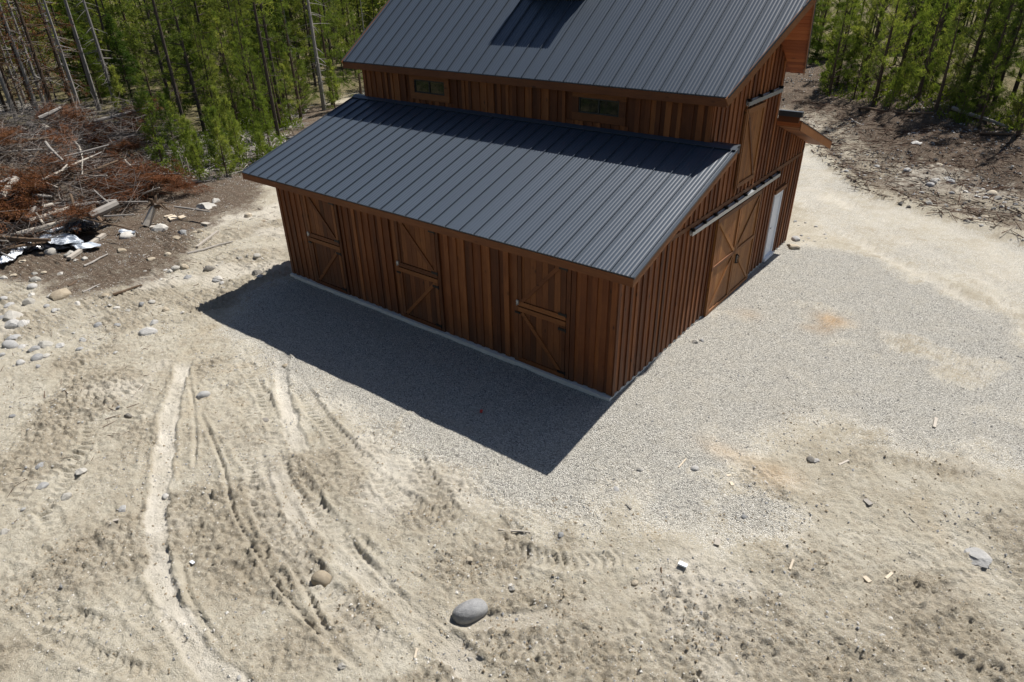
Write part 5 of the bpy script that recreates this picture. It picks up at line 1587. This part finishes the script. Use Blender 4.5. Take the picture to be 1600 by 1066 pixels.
landmark_labels(_PEND, [(n, x, y) for (n, x, y) in TREE_MARKS], 'tree')
SHORT_MARKS = [('large grey boulder', 1.071, -5.831),
 ('round tan half sunk stone', -1.23, -6.731),
 ('flat grey slab at the right', 6.771, -0.243),
 ('grey stone by the shadow tip', -11.716, -4.295),
 ('brown stone topping the right track', -7.205, -3.137),
 ('rough grey stone by the pale track', -7.532, -5.094),
 ('blue grey stone in the pale track', -5.105, -7.23),
 ('grey stone above the bluish one', -7.761, -8.31),
 ('wedge shaped stone', -5.336, -7.882),
 ('dark round stone between the tracks', -5.597, -4.801),
 ('pale stone at the left border', -6.377, -9.377),
 ('dark grey cobble on the gravel', 2.336, -0.938),
 ('darker of the two cobbles', 3.971, 0.589),
 ('smooth tan cobble', 2.707, -3.893),
 ('stone beside the dry stick', 1.286, -3.811),
 ('boulder by the rear barn corner', 0.244, 11.549),
 ('broad pale slab by the slash pile', -20.494, 2.468),
 ('flat tan slab in the rubble', -16.356, -4.692),
 ('big pale flat rock', -15.974, -6.081),
 ('dark knobbly rock', -14.362, -0.998),
 ('flat slate piece near the barn', -12.42, -0.474),
 ('white rock at the bottom edge', 0.227, -7.502),
 ('flat topped rock on the bank', 1.315, 24.879),
 ('cobble at the near bank end', -0.51, 20.874),
 ('rounded boulder low on the bank', 2.76, 20.28),
 ('paired rock on the bank', 1.707, 21.438),
 ('largest tan boulder in the heap', 4.831, 20.538),
 ('white stone high on the bank', 3.815, 29.199)]
landmark_labels(STP, SHORT_MARKS, 'stone'); landmark_labels(GST, SHORT_MARKS, 'stone')
# far-off wood: one mass of coarse trees all round
def far_wood(name, pts, label, hmin=11, hmax=17, wide=1., low=.18):
    TP = []; TD = []; A = []; B = []; R = []
    for x, y in pts:
        h = rng.uniform(hmin, hmax); z0 = ground_z(x, y); n = 110
        t = rng.random(n) ** 1.2; zz = z0 + h * (low + (1 - low) * t); rr = (1 - t) ** .6 * rng.uniform(1.3, 2.3) * np.sqrt(rng.random(n)) * wide; a = rng.uniform(0, 6.28, n)
        TP.append(np.stack([x + rr * np.cos(a), y + rr * np.sin(a), zz], 1)); TD.append(np.stack([np.cos(a), np.sin(a), np.full(n, .3)], 1))
        A.append((x, y, z0)); B.append((x, y, z0 + h)); R.append(.08)
    P = np.concatenate(TP); D = np.concatenate(TD)
    V, F = blades(P, D, 5, .60, .17, .6, .4)
    o = link(name, np_mesh(name, V, F, M['pine_old'])); tag(o, label, 'wood', kind='stuff')
    t = link(name + '_trunks', rods(name + '_trunks', A, B, np.array(R), M['bark_dark'], 4)); tag(t, 'thin dark trunks of the ' + name.replace('_', ' '), 'trunks', kind='stuff')
def ring(n, r0, r1, a0, a1, sq=.5):
    out = []
    while len(out) < n:
        r = r0 + (r1 - r0) * rng.random() ** sq; a = math.radians(rng.uniform(a0, a1)); out.append((CAMP[0] + r * math.sin(a), CAMP[1] + r * math.cos(a)))
    return out
far_wood('far_left_wood', ring(300, 66, 150, -88, -30, .8), 'mass of dark conifers far behind the trees on the left')
far_wood('far_right_wood', ring(300, 62, 150, -30, 50, .8), 'mass of dark conifers far behind the trees on the right')
far_wood('wood_behind_viewer', [in_poly([(-75, -24), (-60, -45), (10, -50), (25, -25), (5, -17), (-30, -18)]) for _ in range(260)], 'dark conifers across the clearing, reflected in the barn windows', 9, 14, 1.5, .02)

# ------------------------------------------------------------------ the slash pile
def log(a, b, r0, r1, mat, label, group=None, name='log', bend=.02):
    a = Vector(a); b = Vector(b); c = (a + b) / 2; d = b - a
    s = d.cross(Vector((0, 0, 1))).normalized() * d.length * bend * random.choice((-1, 1)); u = Vector((0, 0, 1)) * d.length * bend * random.uniform(-.6, .6)
    q = MB(); q.tube([a - c, (a - c) * .45 + s + u, (b - c) * .4 + s * .7 - u * .3, b - c], [r0, r0 * .93, (r0 + r1) / 2, r1], 8)
    for _ in range(3):                                               # branch stubs
        t = random.uniform(-.4, .4); p = (b - a) * t; e = Vector((random.gauss(0, 1), random.gauss(0, 1), random.gauss(.4, 1))).normalized() * random.uniform(.1, .3) * min(1, d.length / 3)
        q.tube([p, p + e], [r0 * .3, r0 * .15], 4)
    o = q.build(name, M[mat]); o.location = c
    return tag(o, label, 'log', group)
LOGS = [((-22.366, -3.158, 0.262),
 (-22.847, -1.228, 0.284), 0.084, 0.05, 'log_pale', 'long pale log low on the front of the slash pile'),
 ((-22.617, -1.308, 0.328),
 (-22.158, -0.171, 0.298), 0.07, 0.042, 'log_grey', 'grey log continuing right of the long pale one'),
 ((-21.668, -3.871, 0.136),
 (-21.499, -1.896, 0.201), 0.082, 0.049, 'log_pale', 'longest pale log just above the plastic sheet'),
 ((-21.331, -1.58, 0.209),
 (-21.517, -0.445, 0.354), 0.165, 0.149, 'log_grey', 'thick grey log end pointing to the tumbled stump'),
 ((-20.927, -1.949, 0.311),
 (-18.784, -1.162, 0.065), 0.033, 0.02, 'log_brown', 'thin dark pole slanting down over the front of the slash pile'),
 ((-20.626, -1.328, 0.27),
 (-19.874, -0.579, 0.277), 0.037, 0.022, 'log_grey', 'thin grey branch left of the tumbled stump'),
 ((-23.613, -3.398, 1.007),
 (-24.147, -2.586, 1.412), 0.142, 0.121, 'log_pale', 'thick pale log at the left border of the slash pile'),
 ((-24.16, -1.808, 1.162),
 (-27.039, 1.22, 1.028), 0.053, 0.032, 'log_pale', 'slim whitish log high across the middle of the slash pile'),
 ((-27.194, -0.311, 1.92),
 (-25.711, -0.383, 1.376), 0.062, 0.037, 'log_grey', 'curved grey branch in the upper slash pile'),
 ((-31.609, 2.269, 0.949),
 (-26.619, 0.641, 1.027), 0.046, 0.028, 'log_pale', 'thin white branch standing in the slash pile'),
 ((-25.139, -0.056, 0.799),
 (-25.788, 0.367, 1.239), 0.034, 0.02, 'log_pale', 'short white stick below the thin standing branch'),
 ((-36.578, 5.289, 0.823),
 (-35.521, 8.187, 1.224), 0.093, 0.056, 'log_grey', 'long grey log lying along the top of the slash pile'),
 ((-37.681, 3.105, 0.803),
 (-34.873, 2.681, 0.834), 0.164, 0.148, 'log_pale', 'short thick pale log at the top left of the slash pile'),
 ((-39.626, 3.639, 0.911),
 (-39.631, 4.927, 1.31), 0.135, 0.081, 'log_grey', 'grey log propped behind the top of the slash pile'),
 ((-23.729, -2.433, 0.803),
 (-23.572, -1.856, 0.617), 0.064, 0.038, 'log_grey', 'short grey log in the middle left of the slash pile'),
 ((-23.039, -2.454, 0.467),
 (-23.088, -2.068, 0.445), 0.086, 0.082, 'log_pale', 'short white log end above the long pale log'),
 ((-24.034, -3.173, 1.412),
 (-24.24, -2.619, 1.468), 0.064, 0.038, 'log_grey', 'grey log sloping in at the left border'),
 ((-22.766, -1.856, 0.303),
 (-22.762, -1.019, 0.278), 0.047, 0.028, 'log_brown', 'brown branch over the long pale log'),
 ((-21.941, -0.553, 0.305),
 (-23.064, -0.528, 0.635), 0.039, 0.023, 'log_grey', 'grey branch rising left of the stump'),
 ((-22.59, -3.24, 0.272),
 (-22.771, -2.705, 0.598), 0.085, 0.051, 'log_grey', 'slanting grey log beside the brown boughs at the left'),
 ((-23.009, -1.403, 0.666),
 (-22.267, -1.695, 0.223), 0.055, 0.033, 'log_brown', 'hooked brown root over the pale logs'),
 ((-24.848, -0.852, 1.164),
 (-25.182, -0.453, 1.31), 0.042, 0.025, 'log_pale', 'small white stick high in the slash pile'),
 ((-27.364, 2.633, 0.495),
 (-26.182, 2.394, 0.414), 0.056, 0.034, 'log_pale', 'small pale stick right of the pile top'),
 ((-20.208, 1.081, 0.053),
 (-18.506, 1.571, 0.041), 0.045, 0.027, 'log_grey', 'grey branch right of the board offcuts'),
 ((-20.25, -0.152, -0.381),
 (-20.245, 0.421, 0.357), 0.148, 0.111, 'log_pale', 'tumbled pale stump with a dark root end'),
 ((-19.349, -0.03, 0.579),
 (-19.481, 0.557, 0.72), 0.165, 0.083, 'log_brown', 'dark root mass on top of the tumbled stump'),
 ((-30.965, 10.396, 0.059),
 (-28.141, 9.856, -0.328), 0.042, 0.021, 'log_pale', 'curved pale branch on the clearing below the thicket'),
 ((-34.431, 9.051, -0.31),
 (-34.027, 11.038, -0.324), 0.05, 0.025, 'log_pale', 'pale fallen trunk lying behind the saplings'),
 ((-37.111, 12.174, -0.288),
 (-37.289, 14.242, -0.324), 0.064, 0.032, 'log_grey', 'grey fallen trunk under the thicket'),
 ((-28.666, 11.224, -0.341),
 (-29.096, 12.497, -0.346), 0.063, 0.032, 'log_pale', 'pale log lying against the foot of the two trunks'),
 ((-28.164, 12.208, 0.259),
 (-28.761, 12.705, -0.344), 0.073, 0.036, 'log_pale', 'pale broken stub beside the lean-to roof'),
 ((-27.105, 8.57, -0.316),
 (-27.696, 9.742, -0.325), 0.042, 0.021, 'log_grey', 'grey branch at the edge of the clearing'),
 ((1.793, 30.557, 1.346),
 (4.385, 28.362, 1.08), 0.1, 0.055, 'log_grey', 'grey trunk fallen along the foot of the right wood edge'),
 ((-2.985, 31.057, 0.298),
 (-1.013, 27.548, 0.437), 0.036, 0.02, 'log_pale', 'thin pale stick on the upper bank'),
 ((3.425, 27.208, 0.905),
 (5.027, 27.354, 1.015), 0.065, 0.035, 'log_brown', 'dark fallen log at the right of the upper bank'),
 ((-0.168, 29.896, 0.962),
 (1.085, 29.986, 1.133), 0.07, 0.038, 'log_brown', 'blackened log in the shade of the right wood edge'),
 ((-2.99, 32.977, 0.516),
 (-0.312, 30.034, 0.985), 0.076, 0.041, 'log_brown', 'dark log left of the blackened one at the right wood edge'),
 ((-24.961, 4.29, -0.413),
 (-24.961, 4.29, 0.627), 0.022, 0.02, 'lumber', 'wooden stake with a red foot at the edge of the clearing'),
 ((-26.05, 4.573, -0.412),
 (-26.05, 4.573, 0.528), 0.022, 0.02, 'log_pale', 'pale stake left of the one with the red foot')]          # a, b, r0, r1, material, label
for a, b, r0, r1, mk, lab in LOGS:
    if lab.startswith('dark root mass'): continue
    o = log(a, b, r0, r1, mk, lab)
    if 'stump' in lab and lab.startswith('tumbled'):
        o.name = 'stump'; o['category'] = 'stump'; q = MB(); d = (Vector(b) - Vector(a)).normalized(); p0 = (Vector(b) - Vector(a)) / 2
        for k in range(9):
            e = (d * random.uniform(.1, .8) + Vector((random.gauss(0, .8), random.gauss(0, .8), random.gauss(0, .8)))).normalized(); l = random.uniform(.3, .75)
            q.tube([p0 - d * .15, p0 + e * l * .5, p0 + e * l + Vector((0, 0, -.12))], [r0 * .6, r0 * .35, r0 * .1], 6)
        q.build('roots', M['log_brown'], o)
PL = []
PILE = lambda: (lambda a, r: (-27.5 + 6.6 * r * math.cos(a), -4.6 + 8.0 * r * math.sin(a)))(random.uniform(0, 6.283), math.sqrt(random.random()))
PILE2 = lambda: (lambda a, r: (-37 + 8 * r * math.cos(a), 2.5 + 6.5 * r * math.sin(a)))(random.uniform(0, 6.283), math.sqrt(random.random()))
for k in range(230):
    x, y = PILE() if k < 165 else PILE2(); l = random.uniform(1.0, 4.2); a = random.gauss(.9, .7); z = ground_z(x, y) + random.uniform(.05, .55); e = random.gauss(0, .16)
    dx, dy = math.sin(a) * l / 2, math.cos(a) * l / 2
    r0 = random.choice((.03, .04, .05, .07, .10))
    mk = random.choice(('log_grey', 'log_grey', 'log_brown', 'snag', 'log_pale', 'log_brown'))
    PL.append((log((x - dx, y - dy, z - e * l / 2), (x + dx, y + dy, z + e * l / 2), r0, r0 * .6, mk,
        {'log_grey': 'grey branch tangled in the slash pile', 'snag': 'grey branch tangled in the slash pile', 'log_brown': 'brown branch tangled in the slash pile', 'log_pale': 'pale barkless branch tangled in the slash pile'}[mk],
        {'log_grey': 'grey branches in the slash pile', 'snag': 'grey branches in the slash pile', 'log_brown': 'brown branches in the slash pile', 'log_pale': 'pale branches in the slash pile'}[mk], 'branch', .04), x, y, {'log_grey': 'grey branch', 'snag': 'grey branch', 'log_brown': 'brown branch', 'log_pale': 'pale branch'}[mk]))
def twigs(name, n, spot, l0, l1, hmax, mat, label, r=(.006, .016), flat=.35):
    A = []; B = []
    for _ in range(n):
        x, y = spot(); z = ground_z(x, y) + random.random() ** 1.5 * hmax; l = random.uniform(l0, l1); a = random.uniform(0, 6.28); e = random.gauss(.1, flat)
        d = (math.cos(a) * math.cos(e) * l / 2, math.sin(a) * math.cos(e) * l / 2, math.sin(e) * l / 2)
        A.append((x - d[0], y - d[1], z - d[2])); B.append((x + d[0], y + d[1], z + d[2]))
    o = link(name, rods(name, A, B, rng.uniform(*r, n), mat)); return tag(o, label, 'twigs', kind='stuff')
twigs('grey_twig_tangle', 6500, PILE, .4, 1.8, 1.0, M['twig'], 'tangle of thin grey twigs over the slash pile')
twigs('brown_twig_tangle', 5000, PILE, .3, 1.5, .9, M['twig_brown'], 'tangle of thin brown twigs over the slash pile')
twigs('forest_litter', 2600, lambda: in_poly(random.choice((T_THICKET, T_OPEN, T_OPEN, T_DEADZONE))), .3, 2.2, .10, M['log_grey'], 'fallen grey sticks on the floor of the wood', (.008, .03), .05)
twigs('bank_litter', 1900, lambda: in_poly(R_BANKALL), .15, 1.0, .08, M['twig_brown'], 'broken roots and sticks over the soil bank', (.006, .022), .1)
twigs('yard_litter', 420, lambda: in_poly(random.choice((R_LEFT, R_FOOT, R_FOOT))), .06, .35, .02, M['twig_brown'], 'bits of stick on the soil below the slash pile', (.004, .012), .05)
twigs('grey_brush', 4200, PILE2, .5, 2.4, 1.7, M['twig'], 'grey brush and dead twigs on the ground behind the slash pile')
# brushy dead boughs: a stem with sprays of brown needles
def bough_mesh(seed, brown=True):
    global rng; rng = np.random.default_rng(seed); P = []; D = []; A = []; B = []
    for k in range(26):
        a = rng.normal(0, .55); l = rng.uniform(.6, 1.5); e = rng.normal(.28, .35); d = np.array([math.cos(a) * math.cos(e), math.sin(a) * math.cos(e), math.sin(e)])
        o = np.array([rng.uniform(-.9, .4), rng.normal(0, .18), rng.uniform(0, .35)]); A.append(o); B.append(o + d * l)
        n = 16; s = rng.uniform(.15, 1., n); P.append(o + d * (l * s)[:, None] + rng.normal(0, .09, (n, 3))); D.append(np.repeat(d[None], n, 0) + np.array([0, 0, -.25]))
    V, F = blades(np.concatenate(P), np.concatenate(D), 6, .15, .026, .5)
    return rods('stem', A, B, np.full(len(A), .012), M['twig_brown'] if brown else M['twig']), np_mesh('needles', V, F, M['dead_needle'])
BM_ = [bough_mesh(k) for k in (301, 302, 303)]
rng = np.random.default_rng(5)
BOUGHS = [(-23.847, -2.971, 0.598, 1.6, 'large rust brown bough at the left front of the slash pile', None),
 (-23.159, -3.555, 0.217, 1.3, 'rust brown bough lowest at the left front of the slash pile', None),
 (-36.995, 5.731, -0.094, 1.3, 'rust brown bough high on the right half of the slash pile', None),
 (-40.86, 5.739, -0.109, 1.2, 'rust brown bough at the top middle of the slash pile', None),
 (-24.608, 1.283, -0.081, 1.2, 'rust brown bough in front of the tumbled stump', None),
 (-23.988, 2.972, -0.094, 1.1, 'rust brown bough at the right end of the slash pile', None),
 (-23.472, 1.236, -0.091, 1.1, 'drooping brown bough left above the tumbled stump', None),
 (-24.475, -2.34, 0.977, 1.2, 'dead bough with rust brown needles heaped in the slash pile', 'brown boughs heaped in the slash pile'),
 (-24.099, -3.182, 0.865, 1.2, 'dead bough with rust brown needles heaped in the slash pile', 'brown boughs heaped in the slash pile'),
 (-23.267, -3.129, 0.234, 1.2, 'dead bough with rust brown needles heaped in the slash pile', 'brown boughs heaped in the slash pile'),
 (-36.249, 4.496, -0.098, 1.2, 'dead bough with rust brown needles heaped in the slash pile', 'brown boughs heaped in the slash pile'),
 (-38.065, 5.64, -0.062, 1.1, 'dead bough with rust brown needles heaped in the slash pile', 'brown boughs heaped in the slash pile'),
 (-36.146, 6.101, -0.107, 1.2, 'dead bough with rust brown needles heaped in the slash pile', 'brown boughs heaped in the slash pile'),
 (-26.128, 1.452, 0.072, 1.2, 'dead bough with rust brown needles heaped in the slash pile', 'brown boughs heaped in the slash pile'),
 (-26.777, 2.825, -0.122, 1.1, 'dead bough with rust brown needles heaped in the slash pile', 'brown boughs heaped in the slash pile'),
 (-25.229, 3.077, -0.091, 1.0, 'dead bough with rust brown needles heaped in the slash pile', 'brown boughs heaped in the slash pile'),
 (-29.113, 1.887, 0.128, 1.0, 'dead bough with rust brown needles heaped in the slash pile', 'brown boughs heaped in the slash pile'),
 (-38.371, 8.861, -0.071, 1.0, 'dead bough with rust brown needles heaped in the slash pile', 'brown boughs heaped in the slash pile'),
 (-38.001, 7.544, -0.102, 1.0, 'dead bough with rust brown needles heaped in the slash pile', 'brown boughs heaped in the slash pile'),
 (-22.844, 2.729, -0.14, 0.8, 'dead bough with rust brown needles heaped in the slash pile', 'brown boughs heaped in the slash pile'),
 (-24.153, 0.657, -0.062, 1.0, 'dead bough with rust brown needles heaped in the slash pile', 'brown boughs heaped in the slash pile'),
 (-23.448, -0.198, -0.067, 0.8, 'dead bough with rust brown needles heaped in the slash pile', 'brown boughs heaped in the slash pile'),
 (-43.9, 7.282, -0.087, 1.0, 'dead bough with rust brown needles heaped in the slash pile', 'brown boughs heaped in the slash pile'),
 (-38.868, 3.846, -0.113, 1.0, 'dead bough with rust brown needles heaped in the slash pile', 'brown boughs heaped in the slash pile')]      # x, y, z, size, label
def put_bough(x, y, z, s, lab, grp=None):
    st, ne = random.choice(BM_); o = empty('dead_bough', (x, y, z), random.uniform(0, 6.28)); o.rotation_euler[0] = random.gauss(0, .2); o.rotation_euler[1] = random.gauss(0, .2); o.scale = (s * 1.25, s * .9, s * .62)
    link('stem', st, o); link('needles', ne, o); tag(o, lab, 'bough', grp)
    if grp: PL.append((o, x, y, 'brown bough'))
for x, y, z, s, lab, grp in BOUGHS: put_bough(x, y, z, s, lab, grp)
for k in range(46):
    x, y = PILE() if k < 28 else PILE2(); put_bough(x, y, ground_z(x, y) + random.uniform(.2, .6) + (.5 if k > 27 else 0), random.uniform(.7, 1.15), 'dead bough with rust brown needles heaped in the slash pile', 'brown boughs heaped in the slash pile')
landmark_labels(PL, [('long pale log low on the front of', -22.61, -2.19),
 ('longest pale log just above the plastic sheet', -21.58, -2.88),
 ('thick grey log end pointing to the tumbled', -21.42, -1.01),
 ('thin dark pole slanting down over the front', -19.86, -1.56),
 ('thick pale log at the left border of', -23.88, -2.99),
 ('slim whitish log high across the middle of', -25.6, -0.29),
 ('curved grey branch in the upper slash pile', -26.45, -0.35),
 ('long grey log lying along the top of', -36.05, 6.74),
 ('short thick pale log at the top left', -36.28, 2.89),
 ('grey log propped behind the top of the', -39.63, 4.28),
 ('short grey log in the middle left of', -23.65, -2.14),
 ('short white log end above the long pale', -23.06, -2.26),
 ('slanting grey log beside the brown boughs at', -22.68, -2.97),
 ('tumbled pale stump root end', -20.25, 0.13)], 'log')
# ground cover in the wood
def cover(name, n, spot, ln, mat, label):
    X = []
    for _ in range(n): x, y = spot(); X.append((x, y, ground_z(x, y) + .02))
    P = np.array(X); V, F = blades(P, np.repeat(np.array([[0, 0, 1.]]), n, 0), 9, ln, ln * .28, .7, .8)
    tag(link(name, np_mesh(name, V, F, mat)), label, 'plants', kind='stuff')
cover('low_shrubs', 1300, lambda: (lambda p: p if fbm(np.array([p[0]]), np.array([p[1]]), .35, 2, 70)[0] > .5 else in_poly(T_OPEN))(in_poly(T_THICKET)), .26, M['shrub'], 'low bright green undergrowth beneath the young pines')
cover('bank_shrubs', 500, lambda: in_poly(T_RIGHTEDGE), .24, M['shrub'], 'low green undergrowth at the foot of the right wood edge')

# crumpled plastic film: white and black sheets
def film(pts, width, seed, mat, parent, name, lift=.1):
    r = np.random.default_rng(seed); Q = resample([(p[0], p[1]) for p in pts], .10); nu_ = len(Q); nv = 12; V = []
    for i, (x, y) in enumerate(Q):
        t = Q[min(i + 1, nu_ - 1)] - Q[max(i - 1, 0)]; t = t / (np.linalg.norm(t) + 1e-9); nrm = np.array([-t[1], t[0]])
        w = width * (.45 + .8 * vnoise(np.array([i * .11]), np.array([seed * 1.7]), seed)[0]) * min(1, .35 + min(i, nu_ - 1 - i) * .18)
        for j in range(nv):
            s = (j / (nv - 1) - .5) * w; p = np.array([x, y]) + nrm * s
            h = lift * (fbm(np.array([p[0]]), np.array([p[1]]), 2.2, 3, seed)[0] * 1.6 + abs(math.sin(j * 1.7 + i * .25 + seed)) * .5 + r.uniform(0, .25))
            V.append((p[0], p[1], ground_z(*p) + .015 + h))
    F = [(i * nv + j, i * nv + j + 1, (i + 1) * nv + j + 1, (i + 1) * nv + j) for i in range(nu_ - 1) for j in range(nv - 1)]
    return link(name, np_mesh(name, np.array(V), np.array(F), mat), parent)
FILMS = [('white_sheet', 'plastic_white', [(-21.78, -3.496),
 (-21.528, -3.095),
 (-20.661, -2.811),
 (-19.95, -2.534)], 0.9, 3, 0.16),
 ('white_sheet', 'plastic_white', [(-20.032, -4.913),
 (-20.826, -4.401),
 (-21.555, -3.843),
 (-21.828, -3.533)], 0.5, 4, 0.12),
 ('black_sheet', 'plastic_black', [(-20.767, -2.599),
 (-21.217, -2.125),
 (-20.856, -1.801),
 (-20.28, -1.929)], 0.85, 5, 0.3),
 ('black_sheet', 'plastic_black', [(-22.004, -3.898),
 (-21.18, -3.868),
 (-20.751, -3.332),
 (-20.047, -2.945)], 0.5, 6, 0.1),
 ('white_sheet', 'plastic_white', [(-21.883, -2.96),
 (-21.922, -2.601),
 (-21.582, -2.154),
 (-21.703, -1.624),
 (-21.237, -1.333)], 0.7, 7, 0.22),
 ('white_sheet', 'plastic_white', [(-20.323, -2.777),
 (-19.685, -2.532),
 (-19.318, -2.204)], 0.45, 8, 0.1),
 ('white_sheet', 'plastic_white', [(-20.29, -1.085),
 (-19.861, -0.975),
 (-19.595, -0.825)], 0.45, 9, 0.08)]
sheet = empty('plastic_sheet', (0, 0, 0)); tag(sheet, 'crumpled white and black plastic sheeting at the foot of the slash pile', 'plastic sheet')
for nm, mk, pts, w, sd_, li in FILMS: film(pts, w, sd_, M[mk], sheet, nm, li)
